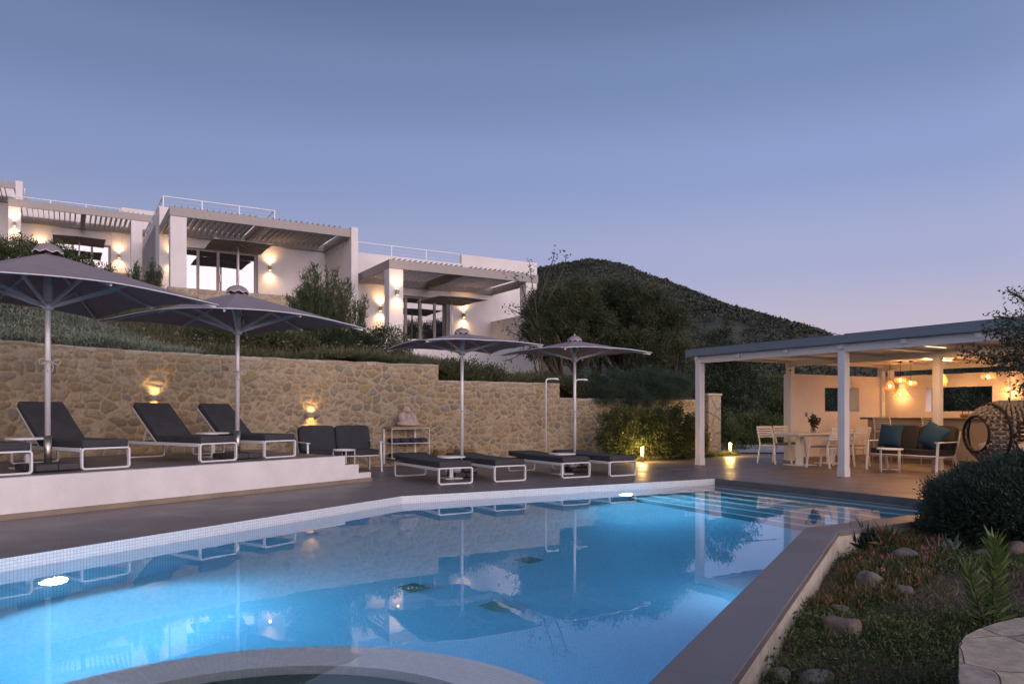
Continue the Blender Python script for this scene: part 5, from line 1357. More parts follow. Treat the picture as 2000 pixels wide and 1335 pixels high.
# ---------------------------------------------------------------- dining set (pergola frame)
def pgr(a, b): return pg(a, b)
tb_ = thing('dining_table', 'long pale dining table on two square pedestals under the pergola', 'table', pg(1.22, 2.47), TH)
b = MB(); b.bb(-1.12, 1.12, -.44, .44, .705, .735); b.bb(-1.0, 1.0, -.36, .36, .665, .705); b.build('table_top', M_frame, tb_, bevel=.006)
for s in (-1, 1):
    b = MB(); b.bb(s*.55-.06, s*.55+.06, -.06, .06, .015, .665); b.build('pedestal', M_frame, tb_); b = MB(); b.bb(s*.55-.25, s*.55+.25, -.27, .27, 0, .015); b.build('foot_plate', M_frame, tb_)
def chair(label, loc, rz, grp='slatted white dining chairs', h=0.0):
    """back at +y, seat height .45"""
    t = thing('dining_chair', label, 'chair', loc, rz, grp); w = .25
    for sx in (-1, 1):
        b = MB(); b.bar((sx*(w+.03), -.27, 0), (sx*w, -.20, .62), .028, .035, up=(0, 1, 0)); b.build('leg', M_frame, t, bevel=.004)
        b = MB(); b.bar((sx*(w+.02), .27, 0), (sx*w, .20, .45), .028, .035, up=(0, 1, 0)); b.bar((sx*w, .20, .45), (sx*w, .30, .84), .026, .032, up=(0, 1, 0)); b.build('leg', M_frame, t, bevel=.004)
        b = MB(); b.bb(sx*w-.022, sx*w+.022, -.23, .24, .622, .64); b.build('armrest', M_frame, t, bevel=.004)
    b = MB()
    for k in range(5):
        z = .625+k*.053; y = .20+(z-.45)*.256; b.box((0, y, z), (2*w-.02, .016, .034), rx=R(-14))
    b.box((0, .303, .862), (2*w+.02, .022, .03), rx=R(-14)); b.build('backrest', M_frame, t)
    b = MB(); b.bb(-w+.014, w-.014, -.22, .20, .425, .44); b.build('seat', M_frame, t)
    b = MB(); b.bb(-w+.02, w-.02, -.21, .19, .441, .475); b.build('seat_cushion', M_taupe, t, bevel=.012)
    return t
ch = chair('slatted dining chair at the near end left of the table, closest to the bollard light', pg(.50, 1.92), TH)
copy_tree(ch, 'slatted dining chair behind the table closest to the rear left post', pg(.36, 2.66))
copy_tree(ch, 'slatted dining chair turned with its back to the pool at the front of the table', pg(2.02, 1.75), TH+math.pi+.12)
copy_tree(ch, 'slatted dining chair half hidden by the wide post between table and sofa', pg(2.02, 2.68), TH+math.pi)
# bar stools
def stool(label, loc, rz):
    t = thing('bar_stool', label, 'bar stool', loc, rz, 'slatted metal bar stools along the bar'); w = .21
    for sx in (-1, 1):
        b = MB(); b.tube([(sx*(w+.03), -.22, 0), (sx*w, -.18, .74)], .012, 8); b.build('leg', M_alu2, t)
        b = MB(); b.tube([(sx*(w+.03), .24, 0), (sx*w, .18, .76), (sx*w, .25, 1.08)], .012, 8); b.build('leg', M_alu2, t)
    b = MB(); b.tube([(-w-.02, -.21, .26), (w+.02, -.21, .26)], .010, 8); b.build('footrest', M_alu2, t); b = MB(); b.tube([(-w-.02, .225, .26), (w+.02, .225, .26)], .010, 8); b.build('footrest', M_alu2, t)
    b = MB(); b.bb(-w, w, -.19, .19, .74, .762); b.build('seat', M_alu2, t, bevel=.006)
    b = MB(); 
    for k in range(5): b.box((0, .19+.07*(k/4.0)*1.0, .84+k*.055), (2*w, .012, .026), rx=R(-12))
    b.build('backrest', M_alu2, t); return t
M_alu2 = mat('pale_aluminium', (.62, .59, .56), .4, metal=.3, var=.03)
st = stool('bar stool at the left end of the bar counter', pg(.55, 4.75), TH+R(60))
copy_tree(st, 'bar stool behind the left teal pillow', pg(1.75, 4.45), TH+math.pi/2)
copy_tree(st, 'bar stool behind the sofa next to the middle post', pg(2.95, 4.45), TH+math.pi/2)
copy_tree(st, 'bar stool seen through the swing chair', pg(4.65, 4.45), TH+math.pi/2)
# vase with twigs
q = pg(1.22, 2.40, .735); v = thing('glass_vase', 'clear glass vase holding leafy twigs on the dining table', 'vase', q)
b = MB(); b.lathe([(0, .004), (.055, .004), (.06, .03), (.045, .12), (.05, .18), (.044, .18), (.04, .12), (.052, .03), (0, .012)], 20); b.build('vase_glass', M_vase, v)
b = MB(); rg = np.random.default_rng(5); tips = []
for k in range(17):
    a = rg.uniform(0, 6.28); r_ = rg.uniform(.03, .17); h = rg.uniform(.26, .48); pts = [(0, 0, .02), (r_*.4*math.cos(a), r_*.4*math.sin(a), h*.55), (r_*math.cos(a), r_*math.sin(a), h)]
    b.tube(pts, .003, 4); tips += [Vector(pts[1]).lerp(Vector(pts[2]), q_) for q_ in (.0, .25, .5, .7, .85, 1)]
b.build('twigs', M_bark, v)
C = np.repeat(np.array([t_[:] for t_ in tips]), 2, 0)+rg.normal(size=(len(tips)*2, 3))*.01; leaves('leaves', C, rand_dirs(len(C), rg), .065, .038, L_dark, v, rg)
# basket on the bar
q = pg(3.15, 5.25, 1.085); t = thing('counter_basket', 'small dark basket with an arched handle on the bar counter', 'basket', q)
b = MB(); b.lathe([(0, .005), (.10, .005), (.13, .09), (.12, .09), (.09, .02), (0, .02)], 20); b.build('basket_bowl', M_wicker, t); b = MB(); b.tube([(.0, .13*math.cos(a), .08+.13*math.sin(a)) for a in [i*math.pi/12 for i in range(13)]], .008, 6); b.build('handle', M_black, t)
# ---------------------------------------------------------------- hanging chair
HC = Vector((9.50, 14.45, .80)); hc = thing('hanging_chair', 'grey woven rope swing chair with two round openings hanging from a chain', 'hanging chair', HC)
RX, RY, RZ = .80, .62, .62
def sp(lo, la, r_=1): return Vector((RX*r_*math.cos(la)*math.cos(lo), RY*r_*math.cos(la)*math.sin(lo), RZ*r_*math.sin(la)))
toc = Vector((-HC.x, -HC.y, 0)).normalized(); rot0 = math.atan2(toc.y, toc.x)
def axis(dl, el): return Vector((math.cos(rot0+dl)*math.cos(el), math.sin(rot0+dl)*math.cos(el), math.sin(el)))
hA = axis(R(-52), R(0)); hB = axis(R(50), R(-4)); rA = R(33); rB = R(38)
def inhole(v):
    d = v.normalized(); return d.angle(hA) < rA or d.angle(hB) < rB or d.angle(hC) < rC
hC = axis(R(-127), R(2)); rC = R(36)
b = MB(); nl = 42
for k in range(nl):
    lo = 2*math.pi*k/nl; seg = []
    for i in range(151):
        la = -1.35+2.7*i/150; d = Vector((math.cos(la)*math.cos(lo), math.cos(la)*math.sin(lo), math.sin(la)))
        if inhole(d):
            if len(seg) > 2: b.tube(seg, .026, 7)
            seg = []; continue
        seg.append(sp(lo, la, 1+.030*math.cos(i*math.pi/6.25+k*math.pi)))
    if len(seg) > 2: b.tube(seg, .026, 7)
b.build('woven_shell', M_rope, hc)
b = MB(); nl = 19
for k in range(nl):
    la = -1.25+k*(2.45/nl); seg = []
    for i in range(97):
        lo = 2*math.pi*i/96; d = Vector((math.cos(la)*math.cos(lo), math.cos(la)*math.sin(lo), math.sin(la)))
        if inhole(d):
            if len(seg) > 2: b.tube(seg, .026, 7)
            seg = []; continue
        seg.append(sp(lo, la, 1+.02*math.cos(lo*22+k*math.pi)))
    if len(seg) > 2: b.tube(seg, .014, 5)
b.build('cross_weave', M_conc, hc)
def hole_ring(ax, rr):
    u_ = ax.orthogonal().normalized(); w_ = ax.cross(u_); pts = []
    for i in range(48):
        a = 2*math.pi*i/48; d = ax*math.cos(rr)+(u_*math.cos(a)+w_*math.sin(a))*math.sin(rr); pts.append(Vector((d.x*RX, d.y*RY, d.z*RZ))*1.01)
    return pts
for ax, rr in ((hA, rA), (hB, rB), (hA, R(60))):
    b = MB(); b.tube([q*1.045 for q in hole_ring(ax, rr)] if rr > R(50) else hole_ring(ax, rr), .027, 8, closed=True); b.build('ring_frame', M_black, hc)
b = MB(); 
for k in range(14):
    z = RZ+.04+k*.052; b.tube([(.020*math.cos(a)*(k % 2), .020*math.cos(a)*((k+1) % 2), z+.034*math.sin(a)) for a in [i*math.pi/5 for i in range(10)]], .006, 4, closed=True)
topz = 2.40-HC.z
for k in range(14, int((topz-RZ-.04)/.052)+1):
    z = RZ+.04+k*.052; b.tube([(.020*math.cos(a)*(k % 2), .020*math.cos(a)*((k+1) % 2), z+.034*math.sin(a)) for a in [i*math.pi/5 for i in range(10)]], .006, 4, closed=True)
b.tube([(0, 0, RZ-.02), (0, 0, RZ+.06)], .012, 8); b.build('chain', M_chain, hc)
for (x, y, z, sx, rzz) in ((-.22, .05, -.28, .30, .3), (.22, -.02, -.28, .32, -.2)):
    b = MB(); b.sq((x, y, z), (sx, .30, .13), .7, 24, 14); b.build('seat_cushion', M_cushw, hc)
pillow('pale round-cornered pillow inside the left opening of the swing chair', HC+Vector((-.20, -.05, -.10)), (R(-25), 0, rot0+math.pi/2), M_cushw, 'pale pillows in the swing chair', (.24, .09, .20))
# ================================================================== plants
def region_pts(n, poly, rng):
    P_ = np.array([p[:2] for p in poly]); lo, hi = P_.min(0), P_.max(0); out = []
    while len(out) < n:
        q = rng.uniform(lo, hi, (n*2, 2)); ins = np.zeros(len(q), bool); j = len(P_)-1
        for i in range(len(P_)):
            xi, yi = P_[i]; xj, yj = P_[j]
            c = ((yi > q[:, 1]) != (yj > q[:, 1])) & (q[:, 0] < (xj-xi)*(q[:, 1]-yi)/(yj-yi+1e-12)+xi); ins ^= c; j = i
        out += q[ins].tolist()
    return np.array(out[:n])
def zof(xy, f): return np.array([f(x, y) for x, y in xy])
def tufts(name, xy, zf, per, L, Wd, spread, m, rng, lab, cat, up=1.6, hgt=.0, kind='stuff'):
    z = zof(xy, zf); base = np.concatenate([xy, z[:, None]], 1); k = len(base)
    C = np.repeat(base, per, 0); o = rng.normal(size=C.shape)*spread; o[:, 2] = rng.uniform(0, 1, len(C))*hgt; C = C+o; C[:, 2] -= .02
    D = rand_dirs(len(C), rng, up); D[:, 2] = np.abs(D[:, 2])
    return tag(leaves(name, C, D, L, Wd, m, None, rng), lab, cat, kind=kind)
# fast terrain lookup
def hzv(x, y): return hz(x, y)
def backpt(k, off): return WALL_XY[k]-WALL_N[k]*off
def kx(px): q = (px-1000)/FPX; return int(np.argmin(np.abs(WALL_XY[:, 0]-q*WALL_XY[:, 1])))
kks = [kx(q) for q in (-80, 40, 140, 240, 330, 400)]
# silver ground cover behind the left part of the wall
poly = [backpt(k, .45) for k in kks]+[backpt(k, w_) for k, w_ in zip(kks[::-1], (1.1, 1.7, 2.5, 3.2, 4.0, 4.5))]
rg = np.random.default_rng(21)
xy = region_pts(2600, poly, rg); tufts('silver_groundcover', xy, hzv, 26, .085, .018, .11, L_silver, rg, 'silvery grey-green ground cover spilling along the top of the stone wall', 'ground cover', up=1.1, hgt=.20)
# flowering weeds and grass over the slope
kk2 = [kx(q) for q in (-80, 100, 300, 450, 600, 700, 800, 858)]
poly = [backpt(k, .45) for k in kk2]+[backpt(k, w_) for k, w_ in zip(kk2[::-1], (5, 6.5, 8, 9, 9, 9, 9, 9))]
xy = region_pts(5200, poly, rg); tufts('slope_weeds', xy, hzv, 16, .17, .014, .13, L_grass, rg, 'dark green weeds and grass covering the slope below the villas', 'grass', up=1.3, hgt=.10)
xy = region_pts(2400, poly, rg); tufts('dry_seed_heads', xy, hzv, 6, .26, .007, .08, L_dry, rg, 'thin dry seed stems standing among the slope weeds', 'dry grass', up=3, hgt=.12)
# small white umbels
fx = region_pts(260, poly, rg); zf_ = zof(fx, hzv)+rg.uniform(.22, .42, len(fx))
C = np.repeat(np.concatenate([fx, zf_[:, None]], 1), 9, 0); C += rg.normal(size=C.shape)*np.array([.028, .028, .008]); D = rand_dirs(len(C), rg, .2)
M_fl = mat('cream_petal', (.5, .48, .40), .8, var=0); tag(leaves('wild_flowers', C, D, .018, .014, M_fl, None, rg), 'small cream flower heads dotted over the slope weeds', 'wild flowers', kind='stuff')
kk3 = [kx(q) for q in (868, 950, 1020, 1085)]; poly = [backpt(k, .45) for k in kk3]+[backpt(k, w_) for k, w_ in zip(kk3[::-1], (6, 6, 6, 6))]
xy = region_pts(1500, poly, rg); tufts('terrace_grass', xy, hzv, 20, .26, .012, .13, L_grass, rg, 'tall grass growing above the middle step of the stone wall', 'grass', up=2.2, hgt=.10)
xy = region_pts(330, poly, rg); tufts('dry_bushes', xy, hzv, 26, .30, .007, .10, L_dry, rg, 'fine brown dry stalks in front of the lowest villa', 'dry grass', up=1.6, hgt=.15)
kk4 = [kx(q) for q in (1092, 1150, 1200, 1300, 1360)]; poly = [backpt(k, .45) for k in kk4]+[backpt(k, 7) for k in kk4[::-1]]
xy = region_pts(1500, poly, rg); tufts('bank_grass', xy, hzv, 18, .22, .014, .14, L_grass, rg, 'dark grass on the bank above the lowest part of the stone wall', 'grass', up=1.6, hgt=.10)

def gpos(px, off):
    k = kx(px); p = backpt(k, off); return (p[0], p[1], hz(p[0], p[1]))
def bush(name, label, cat, c, rad, n, clumps, cr, L, Wd, m, seed, group=None, lift=.55, flat=1.0, nl=14, r0=.03, blobs=None, shell=.35):
    bl = blobs or [((c[0], c[1], c[2]+rad[2]*lift), rad)]
    return tree(name, label, cat, c, bl, n, clumps, cr, L, Wd, m, group, r0=r0, h0=max(.1, rad[2]*.35), trunks=3, nl=nl, seed=seed, flat=flat, shell=shell, part='foliage')
# oleander at the middle villa: many upright stems
def oleander(name, label, c, n_st, h, spread, seed, group=None, L=.12, Wd=.022, m=L_ole, per=46):
    rng = np.random.default_rng(seed); t = thing(name, label, 'shrub', c, 0, group); mb = MB(); Cs = []; Ds = []
    for i in range(n_st):
        a = rng.uniform(0, 6.28); r_ = spread*math.sqrt(rng.uniform(0, 1)); hh = h*rng.uniform(.55, 1.0)*(1-.30*(r_/spread)**2)
        b0 = Vector((r_*.3*math.cos(a), r_*.3*math.sin(a), -.05)); tp = Vector((r_*math.cos(a), r_*math.sin(a), hh)); md = b0.lerp(tp, .5)+Vector((0, 0, hh*.06))
        mb.tube([b0, md, tp], [.014, .010, .004], 4)
        q = rng.uniform(.10, 1.0, per)**.75; P0 = np.array(b0)[None]*(1-q)[:, None]**2+2*(q*(1-q))[:, None]*np.array(md)+(q**2)[:, None]*np.array(tp)
        P0 += rng.normal(size=P0.shape)*.035; D = rand_dirs(per, rng, .5)*.7+np.array((0, 0, .75))+np.array((math.cos(a), math.sin(a), 0))*.12; D /= np.linalg.norm(D, axis=1)[:, None]; Cs.append(P0); Ds.append(D)
    leaves('foliage', np.concatenate(Cs), np.concatenate(Ds), L, Wd, m, t, rng); mb.build('stems', M_bark, t); return t
p = PD(628, 18.6); oleander('oleander_shrub', 'big upright oleander standing in front of the gap between the two lower villas', (p.x, p.y, hz(p.x, p.y)), 120, 2.25, .88, 3, L=.15, per=95)
p = PD(700, 19.3); oleander('oleander_shrub', 'tall thin oleander rising just left of the lowest villa column', (p.x, p.y, hz(p.x, p.y)), 14, 2.1, .24, 4, L=.14, per=70)
p = PD(262, 23.2); oleander('oleander_shrub', 'small oleander tuft left of the white column gap between the upper villas', (p.x, p.y, ZA(572, p.y)), 12, 1.0, .30, 5, per=50)
p = PD(302, 23.0); oleander('oleander_shrub', 'young oleander in front of the gap between the far and middle villas', (p.x, p.y, ZA(580, p.y)), 18, 1.2, .36, 6, per=60)
# round shrubs in front of the lowest villa
for i, (px, dd, rad, lb, m_) in enumerate([(748, 20.5, (.75, .6, .62), 'round yellowish green shrub below the lit column of the lowest villa', L_green), (700, 19.6, (.7, .6, .50), 'dark green shrub at the foot of the thin oleander', L_dark), (645, 18.4, (.7, .5, .40), 'low dark bush under the big oleander', L_dark)]):
    p = PD(px, dd); c = (p.x, p.y, hz(p.x, p.y)); bush('rounded_shrub', lb, 'shrub', c, rad, 9000, 110, .16, .055, .026, m_, 30+i, 'shrubs on the slope')
for i, (px, dd, lb) in enumerate([(1418, 24.3, 'leafy clump behind the lit bollard beside the gate pillar'), (1452, 24.8, 'leafy clump at the near end of the boundary shrubs'), (888, 18.7, 'leafy clump just right of the first step in the stone wall'), (935, 19.3, 'low clump above the middle step of the stone wall behind the third parasol pole'), (1112, 20.6, 'dark clump just right of the second step of the stone wall'), (1040, 20.6, 'grassy clump left of the second step of the stone wall'), (560, 17.6, 'broad-leaved weed clump left of the big oleander'), (505, 17.2, 'tall dark weed clump above the wall behind the second parasol'), (420, 17.0, 'weedy clump on the slope behind the second parasol pole')]):
    p = PD(px, dd); c = (p.x, p.y, hz(p.x, p.y)); bush('weed_clump', lb, 'shrub', c, (.8, .5, .30), 4500, 90, .14, .07, .03, L_grass, 40+i, 'weed clumps on the slope')
# hedge below the far villa
hb = []
for q in np.linspace(0, 1, 9):
    px = -20+q*215; d_ = 25.2; zt = ZA(468+max(0, q-.55)*110, d_); p = PD(px, d_, zt-.75); hb.append(((p.x, p.y, p.z), (.75, .6, .75)))
p0 = PD(90, 25.2); tree('villa_hedge', 'clipped dark green hedge in front of the far villa terrace', 'hedge', (p0.x, p0.y, ZA(560, 25)), hb, 26000, 420, .17, .075, .04, L_green, r0=.03, h0=.3, nl=10, seed=51, part='foliage', shell=.4)
# dark draping juniper on the low wall
jb = []
for i, (px, dd, py, rad) in enumerate([(1150, 20.6, 752, (.50, .5, .40)), (1200, 20.7, 750, (.60, .55, .42)), (1255, 21.0, 748, (.65, .6, .46)), (1310, 21.3, 752, (.55, .5, .42)), (1342, 21.6, 762, (.30, .4, .30)), (1240, 20.3, 778, (.50, .35, .28)), (1175, 20.3, 770, (.40, .4, .25)), (1300, 20.7, 772, (.45, .35, .25))]):
    p = PD(px, dd, ZA(py, dd)); jb.append(((p.x, p.y, p.z), rad))
p0 = PD(1240, 20.9); tree('spreading_juniper', 'dark blue-green juniper spilling over the low end of the stone wall', 'shrub', (p0.x, p0.y, 1.4), jb, 60000, 420, .13, .05, .012, L_jun, r0=.04, h0=.3, nl=12, seed=61, part='foliage', flat=.9, shell=.3)
# climbing hedge in front of the wall
hb = []
for q in np.linspace(0, 1, 8):
    px = 1192+q*155; d_ = 18.9+q*.75; p = PD(px, d_, .55); hb.append(((p.x, p.y, .72+.04*math.sin(q*9)), (.34, .33, .62))); hb.append(((p.x, p.y+.1, .45), (.34, .38, .5)))
p0 = PD(1265, 19.2); hob = tree('leafy_hedge', 'loose dark hedge lit from below by a bollard in front of the wall end', 'hedge', (p0.x, p0.y, 0), hb, 34000, 420, .12, .062, .034, L_green, r0=.03, h0=.3, nl=26, seed=71, part='foliage', shell=.35)
# strip of low ground cover under the hedge
rg = np.random.default_rng(77); a_ = P(1190, 904); b_ = P(1440, 889); poly = [a_[:2], b_[:2], (b_.x+.2, b_.y+1.0), (a_.x+.6, a_.y+1.6)]
xy = region_pts(900, poly, rg); tufts('hedge_groundcover', xy, lambda x, y: .0, 16, .07, .02, .07, L_green, rg, 'low leafy ground cover at the foot of the hedge', 'ground cover', up=1.2, hgt=.08)
# climber by the post
p0 = PD(1378, 21.2); oleander('climbing_plant', 'thin dark climber between the corner post and the gate pillar', (p0.x, p0.y, 0), 12, 1.0, .14, 81, L=.05, Wd=.03, m=L_dark, per=36)

# ------------------------------------------------------------ trees
def TR(label, px, d, blobs, n, clumps, cr, L, Wd, m, seed, zg=None, **kw):
    p = PD(px, d); g = hz(p.x, p.y) if zg is None else zg
    bl = []
    for (bx, by, bd, rad) in blobs:
        q = PD(bx, bd, ZA(by, bd)); bl.append(((q.x, q.y, q.z), rad))
    return tree('tree', label, 'tree', (p.x, p.y, g), bl, n, clumps, cr, L, Wd, m, 'trees between the villas and the mountain', seed=seed, **kw)
TR('olive-like tree with drooping pods overlapping the right end of the lowest villa', 1110, 25.5, [(1085, 615, 25.5, (1.1, 1.0, 1.1)), (1130, 600, 26, (1.0, 1.0, 1.0)), (1062, 665, 25, (.75, .8, .75)), (1150, 650, 25.5, (1.0, 1, .8)), (1045, 630, 24.6, (.4, .5, .5))], 52000, 300, .22, .085, .03, L_olive, 101, r0=.16, h0=1.1, trunks=3, nl=40, shell=.25)
TR('tall leaning tree with dark trunks in the middle of the tree group', 1190, 27, [(1190, 600, 27, (1.2, 1.2, 1.0)), (1165, 650, 26.5, (1.0, 1, .8)), (1225, 645, 27, (1.1, 1, .8)), (1205, 590, 27.5, (.7, .8, .45))], 46000, 280, .22, .085, .03, L_dark, 102, r0=.20, h0=1.5, trunks=3, nl=40, shell=.25)
TR('round olive tree at the right of the group beside the pergola roof', 1285, 26, [(1262, 612, 26.5, (1.05, 1.1, .95)), (1298, 640, 26, (1.0, 1, .95)), (1318, 705, 25.5, (.8, .9, .75)), (1250, 680, 25.5, (.9, .8, .8))], 52000, 300, .22, .08, .028, L_olive, 103, r0=.16, h0=1.0, trunks=2, nl=34, shell=.25)
# thin twigs reaching above the crown and across the villa wall
def twig(label, base, segs, seed):
    rng = np.random.default_rng(seed); t = thing('twiggy_sapling', label, 'tree', base, 0); mb = MB(); Cs = []; Ds = []
    for pts in segs:
        pts = [Vector(q)-Vector(base) for q in pts]; mb.tube(pts, [.022*(1-i/len(pts))+.006 for i in range(len(pts))], 5)
        for i in range(len(pts)//3, len(pts)):
            for _ in range(10):
                C = np.array(pts[i])+rng.normal(size=3)*.09; Cs.append(C); Ds.append(rand_dirs(1, rng, .3)[0])
    leaves('leaves', np.array(Cs), np.array(Ds), .10, .045, L_dark, t, rng); mb.build('stems', M_bark, t)
d = 24.3
def sg(*pp): return [PD(a, d, ZA(b, d)) for a, b in pp]
p0 = PD(1062, d); b0 = (p0.x, p0.y, hz(p0.x, p0.y))
twig('thin dark-leaved sapling whose shoots cross the white villa wall and stick into the sky', b0, [
    [b0]+sg((1058, 690), (1050, 630), (1044, 580), (1038, 545), (1036, 528), (1034, 512)), [b0]+sg((1055, 660), (1035, 630), (1015, 612), (1000, 605), (992, 600)),
    sg((1050, 640), (1032, 600), (1020, 560), (1012, 548), (1000, 540)), [b0]+sg((1040, 690), (1020, 690), (1000, 700), (985, 705)), sg((1050, 600), (1062, 560), (1072, 530), (1080, 508), (1083, 494)),
    sg((1062, 600), (1085, 560), (1098, 530), (1104, 512), (1106, 500)), [b0]+sg((1035, 670), (1015, 655), (1000, 650), (990, 640)), [b0]+sg((1050, 680), (1030, 650), (1020, 640), (1008, 633))], 111)
# trees and bushes seen under the pergola roof
TR('dark broad tree behind the gate pillar and corner post', 1410, 31, [(1390, 715, 31, (1.6, 1.2, 1.5)), (1430, 760, 31, (1.5, 1.2, 1.6)), (1400, 790, 30, (1.4, 1, 1.3))], 30000, 240, .26, .11, .045, L_dark, 121, r0=.2, h0=.8, zg=.1, shell=.3)
TR('round dark tree seen between the corner post and the dining chairs', 1490, 36, [(1480, 790, 36, (1.6, 1.3, 1.5)), (1505, 800, 36, (1.4, 1.2, 1.3))], 26000, 220, .26, .12, .05, L_green, 122, r0=.2, h0=.8, zg=-.3, shell=.3)
TR('spreading tree right behind the rear post of the pergola', 1550, 40, [(1545, 805, 40, (1.8, 1.4, 1.5)), (1585, 800, 40, (1.6, 1.2, 1.3)), (1620, 790, 41, (1.8, 1.2, 1.5))], 24000, 220, .3, .13, .055, L_dark, 123, r0=.2, h0=.8, zg=-.5, shell=.3)
hb = []
for q in np.linspace(0, 1, 10):
    px = 1400+q*200; d_ = 27.0+q*2.5; p = PD(px, d_, ZA(842+6*math.sin(q*12), d_)); hb.append(((p.x, p.y, p.z), (.75, .6, .62)))
p0 = PD(1480, 28); tree('boundary_shrubs', 'band of leafy shrubs behind the pale path', 'hedge', (p0.x, p0.y, -.1), hb, 30000, 330, .2, .085, .04, L_green, r0=.03, h0=.3, nl=14, seed=131, part='foliage', shell=.3)
# trees seen through the bar openings and above its wall
for i, (px, dd, py, rad, lb) in enumerate([(1650, 34, 790, (1.6, 1.2, 1.1), 'dark tree showing through the left opening of the bar wall'), (1850, 32, 800, (1.7, 1.2, .9), 'dark tree in the left half of the wide bar opening'), (1905, 31, 785, (1.3, 1.2, 1.0), 'dark tree in the right half of the wide bar opening'), (1945, 27, 728, (1.2, 1.0, .8), 'dark tree top above the bar wall at the right edge')]):
    p = PD(px, dd); c = (p.x, p.y, -.6); z = ZA(py, dd); tree('tree', lb, 'tree', c, [((p.x, p.y, z), rad), ((p.x+.5, p.y, z-1.0), (rad[0]*.9, rad[1], rad[2]))], 9000, 110, .26, .12, .05, L_dark, 'trees behind the bar wall', seed=140+i, r0=.12, h0=1.0, nl=14)
# overhanging branch tree at the right edge
d = 8.2
def sgr(*pp): return [PD(a, b, ZA(c, b)) for a, b, c in pp]
base = Vector((6.9, 8.8, -.1)); t = thing('overhanging_tree', 'small-leaved tree leaning in from the right edge over the swing chair', 'tree', base); mb = MB(); Cs = []; Ds = []; rng = np.random.default_rng(150)
tr0 = [base, base+Vector((-.05, -.05, .9)), base+Vector((-.25, -.1, 1.7)), base+Vector((-.2, 0, 2.6)), base+Vector((-.3, .1, 3.3))]
mb.tube([p-base for p in tr0], [.11, .09, .075, .05, .02], 8)
brs = [(tr0[3], sgr((2050, 8.2, 600), (2005, 8.0, 590), (1985, 8.0, 575), (1968, 8.0, 568)), .9), (tr0[2], sgr((2060, 8.1, 640), (2010, 8.0, 625), (1975, 7.9, 622), (1945, 7.9, 618)), 1.1),
       (tr0[2], sgr((2050, 8.0, 680), (1990, 7.9, 665), (1955, 7.8, 650), (1928, 7.8, 640)), 1.5), (tr0[2], sgr((2040, 8.0, 715), (1985, 7.9, 700), (1940, 7.8, 695), (1905, 7.8, 693), (1880, 7.8, 682)), 1.1),
       (tr0[2], sgr((2050, 8.0, 730), (2000, 7.9, 715), (1975, 7.9, 722), (1958, 7.9, 722)), 1.8), (tr0[2], sgr((2050, 8.0, 745), (2015, 7.9, 745), (1995, 7.9, 752), (1990, 7.9, 768)), 1.2),
       (tr0[3], sgr((2060, 8.2, 660), (2015, 8.1, 650), (1990, 8.1, 652), (1965, 8.1, 660)), 1.8), (tr0[1], sgr((2070, 8.2, 800), (2030, 8.2, 790), (2005, 8.2, 792)), .8), (tr0[3], sgr((2090, 8.4, 560), (2060, 8.3, 520), (2030, 8.2, 520)), 1.0), (tr0[2], sgr((2040, 8.0, 700), (1995, 7.95, 690), (1965, 7.9, 700), (1938, 7.9, 712)), 1.6)]
for st_, pts, dens in brs:
    P_ = [st_]+pts; mb.tube([p-base for p in P_], [.022*(1-i/len(P_))+.0035 for i in range(len(P_))], 5)
    L_ = [(P_[i]-P_[i+1]).length for i in range(len(P_)-1)]
    for i in range(1, len(P_)-1):
        for _ in range(int(95*dens*L_[i]/.25)):
            q = rng.uniform(0, 1); c = P_[i].lerp(P_[i+1], q)-base; C = np.array(c)+rng.normal(size=3)*np.array([.055, .07, .045]); Cs.append(C); dd = np.array(P_[i+1]-P_[i]); dd = dd/np.linalg.norm(dd); D = dd*.5+rand_dirs(1, rng)[0]; Ds.append(D/np.linalg.norm(D))
for _ in range(2600):
    Cs.append(np.array((1.5+rng.normal()*.35, rng.normal()*.6, 2.7+rng.normal()*.4))); Ds.append(rand_dirs(1, rng)[0])
leaves('crown', np.array(Cs), np.array(Ds), .045, .019, L_dark, t, rng); mb.build('trunk', M_bark, t)

# ------------------------------------------------------------ foreground garden
# big dark mound at the right
mc = Vector((5.70, 7.9)); mbz = gz(mc.x, mc.y)
mnd = thing('rosemary_mound', 'large dark rounded rosemary bush at the right edge in front of the pergola', 'shrub', (mc.x, mc.y, mbz))
rg = np.random.default_rng(160)
core = MB(); core.sq((0, 0, .30), (1.10, .98, .52), .9, 40, 20, lump=.25, seed=2); core.build('opaque_core', mat('dark_core', (.010, .016, .010), .95, var=.4, scale=12, bump=1, bscale=20), mnd)  # solid dark core added so no light leaks through the leaf shell
n = 115000; dr = rand_dirs(n, rg, .25); dr[:, 2] = np.where(dr[:, 2] < -.35, -dr[:, 2]*.4, dr[:, 2])
f = lambda v: noise.noise(Vector(v)*1.7)*.20+noise.noise(Vector(v)*5)*.09
rad = np.array([1.0+f(v) for v in dr[::10]]).repeat(10)[:n]; tuft = rg.integers(0, n//10, n)*10
K = dr[tuft]*rad[tuft][:, None]*np.array([1.22, 1.10, .66])*rg.uniform(.86, 1.03, n)[:, None]+np.array((0, 0, .30))
C = K+rg.normal(size=(n, 3))*.028; D = dr[tuft]*.7+rand_dirs(n, rg, .3)*.8+np.array((0, 0, .35)); D /= np.linalg.norm(D, axis=1)[:, None]
keep = C[:, 2] > -.05; leaves('foliage', C[keep], D[keep], .048, .011, L_rose, mnd, rg)
